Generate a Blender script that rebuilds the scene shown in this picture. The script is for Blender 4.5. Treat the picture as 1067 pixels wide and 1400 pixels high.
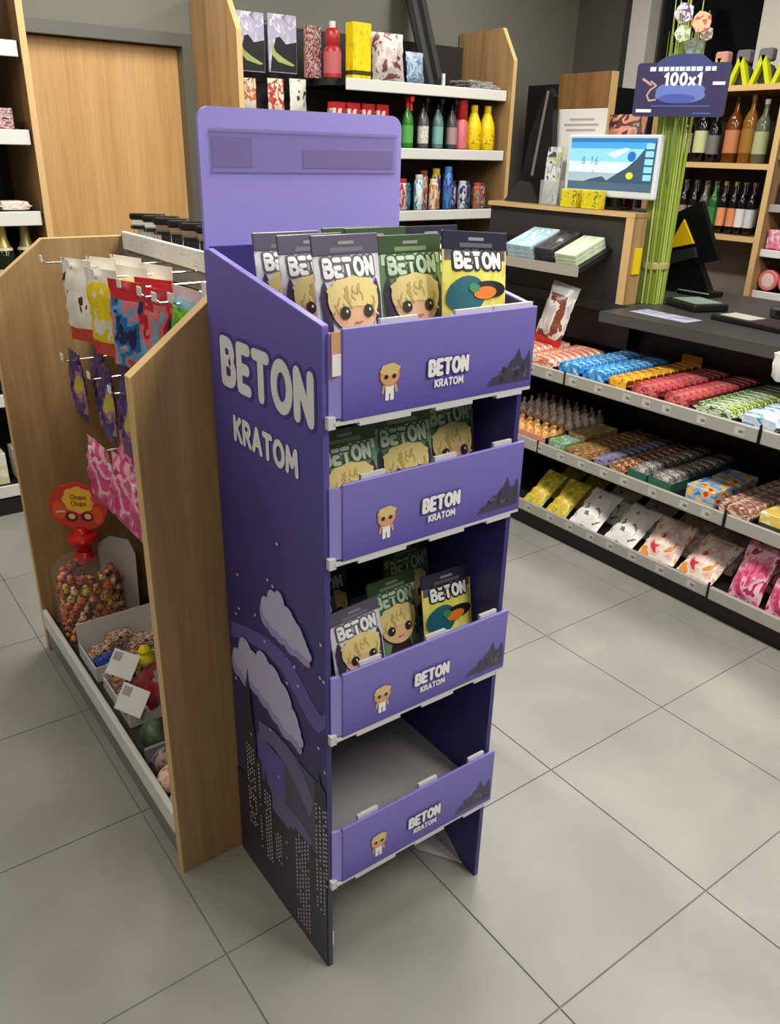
import bpy, bmesh, math, random
from mathutils import Vector, Matrix
from mathutils.geometry import tessellate_polygon

for o in list(bpy.data.objects):
    bpy.data.objects.remove(o)
SC = bpy.context.scene
COL = SC.collection
RND = random.Random(7)
PI = math.pi

# ------------------------------------------------------------------ camera
FPX, PIT, ROL, YAW = 1108.04, 0.418668, 0.025666, 0.930136
CAMP = Vector((-1.33964, -1.06777, 1.45866))
FW = Vector((math.cos(YAW)*math.cos(PIT), math.sin(YAW)*math.cos(PIT), -math.sin(PIT)))
_r = Vector((math.sin(YAW), -math.cos(YAW), 0)); _u = _r.cross(FW)
RT = _r*math.cos(ROL) + _u*math.sin(ROL); UP = _u*math.cos(ROL) - _r*math.sin(ROL)
cd = bpy.data.cameras.new('camera'); cam = bpy.data.objects.new('camera', cd); COL.objects.link(cam)
cd.sensor_fit = 'HORIZONTAL'; cd.sensor_width = 36.0; cd.lens = FPX/1067*36.0; cd.clip_start = 0.02
cam.matrix_world = Matrix(((RT.x, UP.x, -FW.x, CAMP.x), (RT.y, UP.y, -FW.y, CAMP.y), (RT.z, UP.z, -FW.z, CAMP.z), (0, 0, 0, 1)))
SC.camera = cam

def ray(px, py):
    return RT*((px-533.5)/FPX) - UP*((py-700)/FPX) + FW
def HX(px, py, X):
    d = ray(px, py); return CAMP + d*((X-CAMP.x)/d.x)
def HY(px, py, Y):
    d = ray(px, py); return CAMP + d*((Y-CAMP.y)/d.y)
def HZ(px, py, Z):
    d = ray(px, py); return CAMP + d*((Z-CAMP.z)/d.z)

# ------------------------------------------------------------------ world, lights, exposure
W = bpy.data.worlds.new('night'); SC.world = W; W.use_nodes = True
W.node_tree.nodes['Background'].inputs[0].default_value = (0.004, 0.005, 0.008, 1)
W.node_tree.nodes['Background'].inputs[1].default_value = 1.0
SC.view_settings.view_transform = 'Standard'; SC.view_settings.look = 'None'
SC.view_settings.gamma = 1.0; SC.view_settings.use_curve_mapping = False
SC.view_settings.exposure = -0.22
CEIL = 2.75
LAMPS = [(-2.1, -1.9, 20), (-2.1, 0.6, 12), (-2.0, 2.0, 14), (0.05, -1.55, 44), (0.05, 0.05, 40), (-0.1, 1.7, 42), (1.75, -1.8, 46), (1.55, 0.0, 24), (1.75, 1.75, 24)]
for (lx, ly, lw) in LAMPS:
    ld = bpy.data.lights.new('ceiling_lamp_light', 'AREA'); ld.shape = 'RECTANGLE'; ld.size = 0.3; ld.size_y = 1.15
    ld.energy = lw; ld.color = (1.0, 0.965, 0.9)
    lo = bpy.data.objects.new('ceiling_lamp_light', ld); COL.objects.link(lo); lo.location = (lx, ly, CEIL-0.055)

# ------------------------------------------------------------------ materials
def lin(c):
    r = []
    for v in c[:3]:
        v /= 255.0
        r.append(v/12.92 if v <= 0.04045 else ((v+0.055)/1.055)**2.4)
    return (r[0], r[1], r[2], 1.0)
MATS = {}
def newmat(name):
    m = bpy.data.materials.new(name); m.use_nodes = True
    nt = m.node_tree; b = nt.nodes['Principled BSDF']
    return m, nt, b
def mat(name, c, rough=0.5, metal=0.0, spec=0.5, emit=0.0, alpha=1.0, trans=0.0):
    if name in MATS: return MATS[name]
    m, nt, b = newmat(name)
    b.inputs['Base Color'].default_value = lin(c); b.inputs['Roughness'].default_value = rough
    b.inputs['Metallic'].default_value = metal; b.inputs['Specular IOR Level'].default_value = spec
    if emit:
        b.inputs['Emission Color'].default_value = lin(c); b.inputs['Emission Strength'].default_value = emit
    b.inputs['Alpha'].default_value = alpha; b.inputs['Transmission Weight'].default_value = trans
    MATS[name] = m; return m
def ramp(nt, stops, interp='LINEAR'):
    r = nt.nodes.new('ShaderNodeValToRGB'); r.color_ramp.interpolation = interp
    e = r.color_ramp.elements
    while len(e) < len(stops): e.new(0.5)
    for k, (p, c) in enumerate(stops):
        e[k].position = p; e[k].color = lin(c)
    return r
def coords(nt, kind, scale=(1, 1, 1), loc=(0, 0, 0)):
    tc = nt.nodes.new('ShaderNodeTexCoord'); mp = nt.nodes.new('ShaderNodeMapping')
    nt.links.new(tc.outputs[kind], mp.inputs['Vector']); mp.inputs['Scale'].default_value = scale; mp.inputs['Location'].default_value = loc
    return mp
def noise(nt, vec, scale, detail=3, rough=0.55, dist=0.0):
    n = nt.nodes.new('ShaderNodeTexNoise'); nt.links.new(vec, n.inputs['Vector'])
    n.inputs['Scale'].default_value = scale; n.inputs['Detail'].default_value = detail
    n.inputs['Roughness'].default_value = rough; n.inputs['Distortion'].default_value = dist
    return n
def mixc(nt, fac, a, b, mode='MIX'):
    x = nt.nodes.new('ShaderNodeMix'); x.data_type = 'RGBA'; x.blend_type = mode
    if isinstance(fac, float): x.inputs[0].default_value = fac
    else: nt.links.new(fac, x.inputs[0])
    for k, v in ((6, a), (7, b)):
        if isinstance(v, tuple): x.inputs[k].default_value = v
        else: nt.links.new(v, x.inputs[k])
    return x.outputs[2]
def wood(name, c1, c2, c3, rough=0.45, off=0.0):
    m, nt, b = newmat(name)
    mp = coords(nt, 'Object', (9, 9, 0.55), (off, off*2, off))
    n1 = noise(nt, mp.outputs[0], 2.2, 5, 0.6, 0.6)
    r1 = ramp(nt, [(0.3, c1), (0.52, c2), (0.72, c3)]); nt.links.new(n1.outputs['Fac'], r1.inputs[0])
    mp2 = coords(nt, 'Object', (60, 60, 1.6), (off, 0, 0)); n2 = noise(nt, mp2.outputs[0], 3.0, 3)
    r2 = ramp(nt, [(0.35, (190, 184, 176)), (0.6, (255, 255, 255))]); nt.links.new(n2.outputs['Fac'], r2.inputs[0])
    col = mixc(nt, 0.25, r1.outputs[0], r2.outputs[0], 'MULTIPLY')
    nt.links.new(col, b.inputs['Base Color']); b.inputs['Roughness'].default_value = rough
    return m
def blotch(name, cols, scale=5.0, rough=0.35, stretch=(1, 1, 1), dist=0.5, bands=None, axis=2, spec=0.5, pos=None):
    """Printed wrapper: constant patches of several inks; bands = flat stripes along one generated axis."""
    if name in MATS: return MATS[name]
    m, nt, b = newmat(name)
    mp = coords(nt, 'Generated', stretch, (RND.random()*9, RND.random()*9, RND.random()*9))
    n = noise(nt, mp.outputs[0], scale, 2, 0.5, dist)
    k = len(cols); st = [(0.0, cols[0])]
    for i in range(1, k): st.append((0.34 + 0.32*(i-0.5)/(k-1) if k > 2 else 0.5, cols[i]))
    if pos: st = list(zip(pos, cols))
    r = ramp(nt, st, 'CONSTANT'); nt.links.new(n.outputs['Fac'], r.inputs[0])
    out = r.outputs[0]
    if bands:
        tc = nt.nodes.new('ShaderNodeTexCoord'); sp = nt.nodes.new('ShaderNodeSeparateXYZ'); nt.links.new(tc.outputs['Generated'], sp.inputs[0])
        for (lo, hi, c) in bands:
            g = nt.nodes.new('ShaderNodeMath'); g.operation = 'GREATER_THAN'; nt.links.new(sp.outputs[axis], g.inputs[0]); g.inputs[1].default_value = lo
            l = nt.nodes.new('ShaderNodeMath'); l.operation = 'LESS_THAN'; nt.links.new(sp.outputs[axis], l.inputs[0]); l.inputs[1].default_value = hi
            mu = nt.nodes.new('ShaderNodeMath'); mu.operation = 'MULTIPLY'; nt.links.new(g.outputs[0], mu.inputs[0]); nt.links.new(l.outputs[0], mu.inputs[1])
            out = mixc(nt, mu.outputs[0], out, lin(c))
    nt.links.new(out, b.inputs['Base Color']); b.inputs['Roughness'].default_value = rough; b.inputs['Specular IOR Level'].default_value = spec
    MATS[name] = m; return m
def vgrad(name, stops, zmax, rough=0.35):
    """Ink printed as a gradient along height (object z in metres)."""
    m, nt, b = newmat(name)
    mp = coords(nt, 'Object', (1, 1, 1.0/zmax)); sp = nt.nodes.new('ShaderNodeSeparateXYZ'); nt.links.new(mp.outputs[0], sp.inputs[0])
    r = ramp(nt, stops); nt.links.new(sp.outputs[2], r.inputs[0])
    nt.links.new(r.outputs[0], b.inputs['Base Color']); b.inputs['Roughness'].default_value = rough
    return m
def cloudy(name, c1, c2, scale, rough=0.6, bump=0.0, r2=None):
    m, nt, b = newmat(name)
    mp = coords(nt, 'Object'); geo = nt.nodes.new('ShaderNodeNewGeometry')
    n = noise(nt, geo.outputs['Position'], scale, 5, 0.6, 0.4)
    r = ramp(nt, [(0.32, c1), (0.68, c2)]); nt.links.new(n.outputs['Fac'], r.inputs[0])
    nt.links.new(r.outputs[0], b.inputs['Base Color']); b.inputs['Roughness'].default_value = rough
    if bump:
        nb = noise(nt, geo.outputs['Position'], scale*14, 3); bp = nt.nodes.new('ShaderNodeBump'); bp.inputs['Strength'].default_value = bump; bp.inputs['Distance'].default_value = 0.002
        nt.links.new(nb.outputs['Fac'], bp.inputs['Height']); nt.links.new(bp.outputs[0], b.inputs['Normal'])
    return m
def clear(name, c, alpha, rough=0.08):
    m, nt, b = newmat(name)
    t = nt.nodes.new('ShaderNodeBsdfTransparent'); x = nt.nodes.new('ShaderNodeMixShader')
    b.inputs['Base Color'].default_value = lin(c); b.inputs['Roughness'].default_value = rough
    x.inputs[0].default_value = alpha; nt.links.new(t.outputs[0], x.inputs[1]); nt.links.new(b.outputs[0], x.inputs[2])
    nt.links.new(x.outputs[0], nt.nodes['Material Output'].inputs[0])
    return m

M_TILE = cloudy('floor_tile', (137, 136, 129), (158, 157, 149), 2.2, 0.33)
M_GROUT = mat('grout', (122, 120, 112), 0.9)
M_WALL = cloudy('grey_paint', (112, 112, 102), (120, 120, 109), 1.5, 0.75)
M_WALLD = mat('dark_grey_paint', (82, 82, 76), 0.7)
M_WHITEP = mat('white_paint', (205, 200, 190), 0.7)
M_OAK = wood('oak_board', (148, 116, 76), (168, 134, 90), (184, 150, 106))
M_OAK2 = wood('oak_board_warm', (152, 118, 76), (172, 137, 91), (188, 154, 108), off=3.3)
M_DOORW = wood('oak_door', (192, 148, 90), (206, 164, 106), (216, 176, 118), 0.5, 7.1)
M_EDGE = mat('oak_edge_band', (214, 178, 122), 0.5)
M_BLACK = mat('black_laminate', (22, 22, 23), 0.5)
M_BLACKG = mat('black_plastic', (16, 16, 17), 0.3)
M_DGREY = mat('anthracite_laminate', (52, 52, 53), 0.42)
M_STEELD = mat('dark_steel', (40, 41, 42), 0.45)
M_WHITE = mat('white_enamel', (226, 225, 220), 0.4)
M_RAILG = mat('price_rail_grey', (164, 161, 152), 0.45)
M_GREYP = mat('grey_steel', (120, 118, 114), 0.45)
M_CHROME = mat('chrome', (200, 200, 200), 0.25, 1.0)
M_PAPER = mat('white_card', (228, 226, 220), 0.7)
M_RED = mat('red_plastic', (205, 22, 18), 0.3)
M_TAG = blotch('price_labels', [(232, 230, 224), (236, 234, 228), (150, 148, 142)], 26, 0.5, (1, 1, 1), 0.2, pos=[0.0, 0.5, 0.66])

# ------------------------------------------------------------------ mesh helpers
class MB:
    def __init__(s): s.v = []; s.f = []; s.m = []
    def add(s, vs, fs, mi=0):
        o = len(s.v); s.v += [tuple(q) for q in vs]
        for f in fs: s.f.append(tuple(o+i for i in f)); s.m.append(mi)
        return s
    def box(s, x0, x1, y0, y1, z0, z1, mi=0):
        v = [(x0,y0,z0),(x1,y0,z0),(x1,y1,z0),(x0,y1,z0),(x0,y0,z1),(x1,y0,z1),(x1,y1,z1),(x0,y1,z1)]
        return s.add(v, [(0,3,2,1),(4,5,6,7),(0,1,5,4),(1,2,6,5),(2,3,7,6),(3,0,4,7)], mi)
    def rbox(s, x0, x1, y0, y1, z0, z1, b=0.004, mi=0, seg=1):
        bm = bmesh.new(); bmesh.ops.create_cube(bm, size=1.0)
        for q in bm.verts: q.co = Vector(((x0+x1)/2+q.co.x*(x1-x0), (y0+y1)/2+q.co.y*(y1-y0), (z0+z1)/2+q.co.z*(z1-z0)))
        bmesh.ops.bevel(bm, geom=list(bm.edges), offset=b, segments=seg, affect='EDGES', profile=0.5)
        bm.verts.index_update()
        s.add([q.co[:] for q in bm.verts], [[q.index for q in f.verts] for f in bm.faces], mi); bm.free(); return s
    def prism(s, poly, axis, a0, a1, mi=0):
        def P(u, w, a): return {'x': (a, u, w), 'y': (u, a, w), 'z': (u, w, a)}[axis]
        n = len(poly); v = [P(u, w, a0) for u, w in poly] + [P(u, w, a1) for u, w in poly]
        tris = tessellate_polygon([[Vector((u, w, 0)) for u, w in poly]])
        f = [tuple(t) for t in tris] + [tuple(n+i for i in t) for t in tris]
        f += [(i, (i+1) % n, n+(i+1) % n, n+i) for i in range(n)]
        return s.add(v, f, mi)
    def lathe(s, prof, c=(0, 0, 0), n=16, mi=0, rmap=None):
        v = []; f = []
        for (r, z) in prof:
            for k in range(n):
                a = 2*PI*k/n; rr = r if rmap is None else r*rmap(a, z)
                v.append((c[0]+rr*math.cos(a), c[1]+rr*math.sin(a), c[2]+z))
        for i in range(len(prof)-1):
            for k in range(n):
                k2 = (k+1) % n; f.append((i*n+k, i*n+k2, (i+1)*n+k2, (i+1)*n+k))
        f.append(tuple(range(n))); f.append(tuple((len(prof)-1)*n+k for k in range(n)))
        return s.add(v, f, mi)
    def tube(s, pts, r, n=8, mi=0):
        pts = [Vector(q) for q in pts]; v = []; f = []
        for i, q in enumerate(pts):
            t = (pts[min(i+1, len(pts)-1)]-pts[max(i-1, 0)]).normalized()
            a = t.orthogonal().normalized(); b = t.cross(a)
            if i and abs(a.dot(pa)) < 0.99:
                a = (pa - t*pa.dot(t)).normalized(); b = t.cross(a)
            pa = a
            rr = r[i] if isinstance(r, (list, tuple)) else r
            for k in range(n):
                g = 2*PI*k/n; v.append(q + a*(rr*math.cos(g)) + b*(rr*math.sin(g)))
        for i in range(len(pts)-1):
            for k in range(n): f.append((i*n+k, i*n+(k+1) % n, (i+1)*n+(k+1) % n, (i+1)*n+k))
        f.append(tuple(range(n))); f.append(tuple((len(pts)-1)*n+k for k in range(n)))
        return s.add(v, f, mi)
    def mesh(s, name, mats, origin=(0, 0, 0), smooth=False):
        me = bpy.data.meshes.new(name); o = Vector(origin)
        me.from_pydata([tuple(Vector(q)-o) for q in s.v], [], s.f)
        if not isinstance(mats, (list, tuple)): mats = [mats]
        for m in mats: me.materials.append(m)
        me.polygons.foreach_set('material_index', s.m)
        bm = bmesh.new(); bm.from_mesh(me); bmesh.ops.recalc_face_normals(bm, faces=bm.faces); bm.to_mesh(me); bm.free()
        if smooth:
            me.polygons.foreach_set('use_smooth', [True]*len(me.polygons))
            try: me.set_sharp_from_angle(angle=math.radians(40))
            except Exception: pass
        me.update(); return me
    def build(s, name, mats, parent=None, origin=None, smooth=False):
        """origin in world coordinates; with a parent and no origin the vertices are taken as world coordinates."""
        if parent is not None:
            org = Vector(parent['base']) if origin is None else Vector(origin)
            me = s.mesh(name, mats, org, smooth)
            ob = bpy.data.objects.new(name, me); COL.objects.link(ob); ob.parent = parent; ob['base'] = list(org)
            if origin is not None: ob.location = org - Vector(parent['base'])
            return ob
        org = Vector(origin or (0, 0, 0)); me = s.mesh(name, mats, org, smooth)
        ob = bpy.data.objects.new(name, me); COL.objects.link(ob); ob.location = org; ob['base'] = list(org)
        return ob
def tag(o, label, cat, group=None, kind=None):
    o['label'] = label; o['category'] = cat
    if group: o['group'] = group
    if kind: o['kind'] = kind
    return o
def thing(name, loc, label, cat, group=None):
    o = bpy.data.objects.new(name, None); COL.objects.link(o); o.location = loc; o['base'] = list(loc); o.empty_display_size = 0.05
    return tag(o, label, cat, group)
def lthing(name, label, cat, group=None):
    """a thing modelled around its own origin, placed afterwards with put()"""
    return thing(name, (0, 0, 0), label, cat, group)
def put(o, loc, rz=0.0, rx=0.0, ry=0.0, s=None):
    o.location = loc; o.rotation_euler = (rx, ry, rz)
    if s: o.scale = (s, s, s) if isinstance(s, (int, float)) else s
    return o
def struct(name, mb, mats, origin=None):
    o = mb.build(name, mats, None, origin); o['kind'] = 'structure'; return o
def copy_tree(o, parent=None):
    c = o.copy(); COL.objects.link(c); c.parent = parent
    for ch in list(o.children): copy_tree(ch, c)
    return c
def part(name, me, parent):
    ob = bpy.data.objects.new(name, me); COL.objects.link(ob); ob.parent = parent; ob['base'] = [0, 0, 0]; return ob
def single(name, me, label, cat, group=None):
    ob = bpy.data.objects.new(name, me); COL.objects.link(ob); return tag(ob, label, cat, group)

# ------------------------------------------------------------------ flat print: stroke lettering and shapes laid on a surface
def arc(cx, cy, rx, ry, a0, a1, n=10):
    return [(cx+rx*math.cos(math.radians(a0+(a1-a0)*k/n)), cy+ry*math.sin(math.radians(a0+(a1-a0)*k/n))) for k in range(n+1)]
GL = {
 'B': (0.56, [[(0,0),(0,1),(.3,1)]+arc(.3,.77,.2,.23,90,-90,6)+[(0,.54)], [(.3,.54)]+arc(.32,.27,.24,.27,90,-90,6)+[(0,0)]]),
 'E': (0.48, [[(.46,1),(0,1),(0,0),(.46,0)], [(0,.5),(.4,.5)]]),
 'T': (0.6, [[(0,1),(.6,1)], [(.3,1),(.3,0)]]),
 'O': (0.72, [arc(.36,.5,.36,.5,0,360,18)]),
 'N': (0.58, [[(0,0),(0,1),(.58,0),(.58,1)]]),
 'K': (0.55, [[(0,0),(0,1)], [(.52,1),(0,.45)], [(.16,.6),(.55,0)]]),
 'R': (0.56, [[(0,0),(0,1),(.3,1)]+arc(.3,.75,.23,.25,90,-90,6)+[(0,.5)], [(.25,.5),(.55,0)]]),
 'A': (0.66, [[(0,0),(.33,1),(.66,0)], [(.13,.33),(.53,.33)]]),
 'M': (0.76, [[(0,0),(.06,1),(.38,.3),(.7,1),(.76,0)]]),
 '1': (0.28, [[(0,.75),(.22,1),(.22,0)]]),
 '0': (0.56, [arc(.28,.5,.28,.5,0,360,16)]),
 '6': (0.54, [[(.45,1),(.15,.7),(.02,.35)], arc(.27,.28,.26,.28,0,360,14)]),
 '8': (0.54, [arc(.27,.75,.22,.25,0,360,12), arc(.27,.26,.27,.26,0,360,12)]),
 'x': (0.46, [[(0,.6),(.46,0)], [(.46,.6),(0,0)]]),
 'C': (0.56, [arc(.36,.5,.34,.5,55,305,14)]),
 'h': (0.42, [[(0,0),(0,1)], [(0,.4)]+arc(.21,.38,.21,.24,150,0,6)+[(.42,0)]]),
 'u': (0.42, [[(0,.6)]+arc(.21,.24,.21,.24,180,360,6)+[(.42,.6)], [(.42,.6),(.42,0)]]),
 'p': (0.46, [[(0,.6),(0,-.35)], arc(.23,.3,.23,.3,0,360,12)]),
 'a': (0.46, [arc(.23,.3,.23,.3,0,360,12), [(.46,.6),(.46,0)]]),
 's': (0.38, [arc(.2,.45,.17,.15,30,270,8)+arc(.18,.15,.18,.15,90,-150,8)]),
 ' ': (0.3, []),
}
def text_w(t, h, gap): return sum(GL[c][0]*h for c in t) + gap*h*(len(t)-1)
class Print:
    def __init__(s, mapf, step=0.0003): s.mapf = mapf; s.mb = MB(); s.d = 0.0005; s.k = 0; s.step = step
    def up(s): s.d += s.step; return s
    def put(s, pts, faces, mi):
        s.k += 1; d = s.d + (s.k % 23)*0.000012           # inks never lie exactly in one plane
        s.mb.add([s.mapf(u, v, d) for u, v in pts], faces, mi)
    def ell(s, cx, cy, rx, ry, mi, rings=3, n=20, rot=0.0, wob=None):
        pts = [(cx, cy)]; fs = []; c, q = math.cos(rot), math.sin(rot)
        for i in range(1, rings+1):
            for k in range(n):
                a = 2*PI*k/n; w = 1.0 if wob is None else wob(a)
                x = rx*i/rings*math.cos(a)*w; y = ry*i/rings*math.sin(a)*w; pts.append((cx+x*c-y*q, cy+x*q+y*c))
        for k in range(n): fs.append((0, 1+k, 1+(k+1) % n))
        for i in range(1, rings):
            for k in range(n): fs.append((1+(i-1)*n+k, 1+i*n+k, 1+i*n+(k+1) % n, 1+(i-1)*n+(k+1) % n))
        s.put(pts, fs, mi); return s
    def poly(s, pts, mi):
        t = tessellate_polygon([[Vector((a, b, 0)) for a, b in pts]]); s.put(pts, [tuple(q) for q in t], mi); return s
    def rect(s, u0, u1, v0, v1, mi, nu=1, nv=1):
        pts = [(u0+(u1-u0)*i/nu, v0+(v1-v0)*j/nv) for j in range(nv+1) for i in range(nu+1)]
        s.put(pts, [(j*(nu+1)+i, j*(nu+1)+i+1, (j+1)*(nu+1)+i+1, (j+1)*(nu+1)+i) for j in range(nv) for i in range(nu)], mi); return s
    def stroke(s, pl, w, mi, n=8):
        r = w/2
        for a, b in zip(pl[:-1], pl[1:]):
            dx, dy = b[0]-a[0], b[1]-a[1]; L = math.hypot(dx, dy) or 1e-9; nx, ny = -dy/L*r, dx/L*r
            s.put([(a[0]+nx, a[1]+ny), (a[0]-nx, a[1]-ny), (b[0]-nx, b[1]-ny), (b[0]+nx, b[1]+ny)], [(0, 1, 2, 3)], mi)
        for q in pl: s.put([(q[0]+r*math.cos(2*PI*k/n), q[1]+r*math.sin(2*PI*k/n)) for k in range(n)], [tuple(range(n))], mi)
        return s
    def text(s, t, u, v, h, w, mi, gap=0.3, center=False, sx=1.0):
        x = u - (text_w(t, h, gap)*sx/2 if center else 0)
        for ch in t:
            gw, sts = GL[ch]
            for st in sts: s.stroke([(x+a*h*sx, v+b*h) for a, b in st], w, mi)
            x += (gw*h + gap*h)*sx
        return s
    def build(s, name, mats, parent, kind=None):
        ob = s.mb.build(name, mats, parent); s.mb = MB()
        if kind: ob['kind'] = kind
        return ob

# ================================================================== SETTING
S = 0.46
fl = struct('floor', MB().box(-3.3, 3.3, -3.3, 3.3, -0.06, -0.003), M_GROUT)
tile_me = MB().rbox(-S/2+0.0014, S/2-0.0014, -S/2+0.0014, S/2-0.0014, -0.01, 0.0, 0.0008).mesh('tile', M_TILE)
for i in range(-7, 7):
    for j in range(-7, 7):
        t = part('tile', tile_me, fl); t.location = ((i+0.5)*S, (j+0.5)*S, 0)
        t.rotation_euler = (0, 0, RND.choice((0, PI/2, PI)))
WY = 2.9; WX = 2.95
DX0, DX1, DZ = -0.36, 0.37, 1.87
wb = MB().box(-3.0, DX0-0.06, WY, WY+0.12, 0, CEIL).box(DX1+0.06, WX+0.12, WY, WY+0.12, 0, CEIL).box(DX0-0.06, DX1+0.06, WY, WY+0.12, DZ+0.05, CEIL)
struct('wall_back', wb, M_WALL)
struct('wall_left', MB().box(-3.12, -3.0, -3.0, WY+0.12, 0, CEIL), M_WALL)
struct('wall_front', MB().box(-3.12, WX+0.12, -3.12, -3.0, 0, CEIL), M_WALL)
W0, W1, WZ0, WZ1 = 1.62, 2.36, 0.95, 2.45
struct('wall_right', MB().box(WX, WX+0.12, -3.0, W0, 0, CEIL).box(WX, WX+0.12, W1, WY, 0, CEIL).box(WX, WX+0.12, W0, W1, 0, WZ0).box(WX, WX+0.12, W0, W1, WZ1, CEIL), M_WALLD)
struct('ceiling', MB().box(-3.12, WX+0.12, -3.12, WY+0.12, CEIL, CEIL+0.1), M_WHITEP)
# door with recessed leaf and steel frame
dr = struct('door_1', MB().rbox(DX0, DX1, WY+0.05, WY+0.09, 0.005, DZ-0.004, 0.002), M_DOORW, (0, WY, 0))
fr = MB().box(DX0-0.06, DX0, WY-0.012, WY+0.12, 0, DZ+0.05).box(DX1, DX1+0.06, WY-0.012, WY+0.12, 0, DZ+0.05).box(DX0, DX1, WY-0.012, WY+0.12, DZ, DZ+0.05)
fr.build('door_frame', mat('door_frame_paint', (98, 98, 92), 0.35), dr)
hd = MB().tube([(DX0+0.06, WY+0.05, 1.0), (DX0+0.06, WY+0.0, 1.0), (DX0+0.17, WY+0.0, 1.0)], 0.009).build('door_handle', M_CHROME, dr, None, True)
# window, night outside
wn = struct('window_1', MB().box(WX+0.05, WX+0.07, W0, W1, WZ0, WZ1), clear('night_glass', (6, 7, 9), 0.55, 0.05), (WX, W0, 0))
m = MB().box(WX-0.04, WX+0.1, W1-0.03, W1+0.10, WZ0-0.05, WZ1+0.06).box(WX-0.04, WX+0.1, W0-0.30, W0+0.02, WZ0-0.05, WZ1+0.06)
m.box(WX-0.04, WX+0.1, W0, W1, WZ1, WZ1+0.06).box(WX-0.04, WX+0.1, W0, W1, WZ0-0.05, WZ0)
m.build('window_frame', M_WHITEP, wn)
MB().box(WX-0.01, WX+0.02, W1+0.10, W1+0.17, 0.3, CEIL-0.01).build('window_reveal', mat('charcoal_paint', (52, 52, 49), 0.7), wn)
# ceiling luminaires
for k, (lx, ly, lw) in enumerate(LAMPS):
    t = thing('ceiling_luminaire', (lx, ly, CEIL), 'long white LED ceiling luminaire with frosted diffuser', 'ceiling lamp', 'ceiling luminaires')
    MB().rbox(lx-0.17, lx+0.17, ly-0.6, ly+0.6, CEIL-0.045, CEIL, 0.004).build('housing', M_WHITE, t)
    MB().box(lx-0.15, lx+0.15, ly-0.575, ly+0.575, CEIL-0.049, CEIL-0.044).build('diffuser', mat('led_diffuser', (255, 248, 235), 0.5, emit=2.0), t)

# ================================================================== PURPLE DISPLAY STAND
PX0, PX1, PYF, PYB = -0.769, -0.380, -0.140, 0.224
st = thing('cardboard_display_stand', ((PX0+PX1)/2, (PYF+PYB)/2, 0), 'tall purple cardboard display stand with four trays and white lettering', 'display stand')
M_PURPSIDE = vgrad('purple_side_print', [(0.0, (46, 46, 60)), (0.16, (52, 50, 78)), (0.42, (54, 44, 112)), (0.66, (64, 54, 130)), (0.85, (92, 82, 164)), (1.0, (122, 110, 198))], 1.3)
M_PURPIN = mat('purple_inside_print', (58, 50, 122), 0.45)
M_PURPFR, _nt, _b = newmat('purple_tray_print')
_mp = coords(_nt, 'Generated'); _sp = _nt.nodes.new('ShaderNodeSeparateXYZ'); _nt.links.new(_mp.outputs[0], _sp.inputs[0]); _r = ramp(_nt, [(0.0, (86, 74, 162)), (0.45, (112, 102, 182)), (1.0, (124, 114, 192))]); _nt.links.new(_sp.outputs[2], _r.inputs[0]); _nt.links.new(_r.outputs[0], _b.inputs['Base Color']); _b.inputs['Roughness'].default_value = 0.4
M_PURPLT = mat('purple_header_print', (156, 146, 224), 0.45)
M_PURPED = mat('purple_edge', (150, 138, 222), 0.5)
M_CARD = mat('raw_white_card_edge', (205, 203, 206), 0.7)
M_CARDG = mat('grey_card_inside', (150, 148, 150), 0.7)
TH = 0.010
side_poly = [(PYF, 0), (PYB, 0), (PYB, 1.306), (PYB-0.015, 1.306), (PYF, 1.242)]
for k, (xa, xb) in enumerate(((PX0, PX0+TH), (PX1-TH, PX1))):
    sp = MB().prism(side_poly, 'x', xa, xb).build('side_panel', M_PURPSIDE if k == 0 else M_PURPIN, st)
    # pale cut edge along the slanted top
    e = MB().prism([(PYF, 1.242), (PYB-0.015, 1.306), (PYB-0.015, 1.3085), (PYF, 1.2445)], 'x', xa, xb)
    e.build('panel_edge', M_PURPED, sp)
    if k == 0: left_side = sp
def rounded_top(x0, x1, z0, z1, r):
    return [(x0, z0), (x1, z0)] + [(x1-r+r*math.cos(math.radians(a)), z1-r+r*math.sin(math.radians(a))) for a in range(0, 91, 15)] + [(x0+r+r*math.cos(math.radians(a)), z1-r+r*math.sin(math.radians(a))) for a in range(90, 181, 15)]
bk = MB().prism(rounded_top(PX0+TH+0.0005, PX1-TH-0.0005, 0.30, 1.31, 0.001), 'y', PYB-0.008, PYB).build('back_panel', M_PURPIN, st)
hdp = MB().prism(rounded_top(PX0+0.004, PX1+0.008, 1.24, 1.516, 0.022), 'y', PYB+0.0005, PYB+0.009).build('header_card', M_PURPLT, st)
# clear label pocket on the header
pk = MB().box(PX0+0.022, PX1-0.004, PYB-0.0035, PYB-0.0015, 1.422, 1.486).build('label_pocket', clear('clear_pocket_film', (150, 140, 186), 0.22, 0.12), hdp)
pt = MB().box(PX0+0.022, PX1-0.004, PYB-0.0042, PYB-0.0036, 1.481, 1.486).box(PX0+0.022, PX1-0.004, PYB-0.0042, PYB-0.0036, 1.422, 1.427)
pt.build('pocket_weld', clear('pocket_weld', (160, 150, 206), 0.4, 0.2), hdp)
m_reflect = mat('painted_reflection_purple', (138, 118, 194), 0.4)  # reflections on the pocket film, painted as flat purple patches
MB().box(PX0+0.026, PX0+0.095, PYB-0.001, PYB, 1.430, 1.474).build('pocket_reflection', m_reflect, hdp)
MB().box(PX0+0.19, PX1-0.012, PYB-0.001, PYB, 1.429, 1.458).build('pocket_reflection', m_reflect, hdp)
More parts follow.
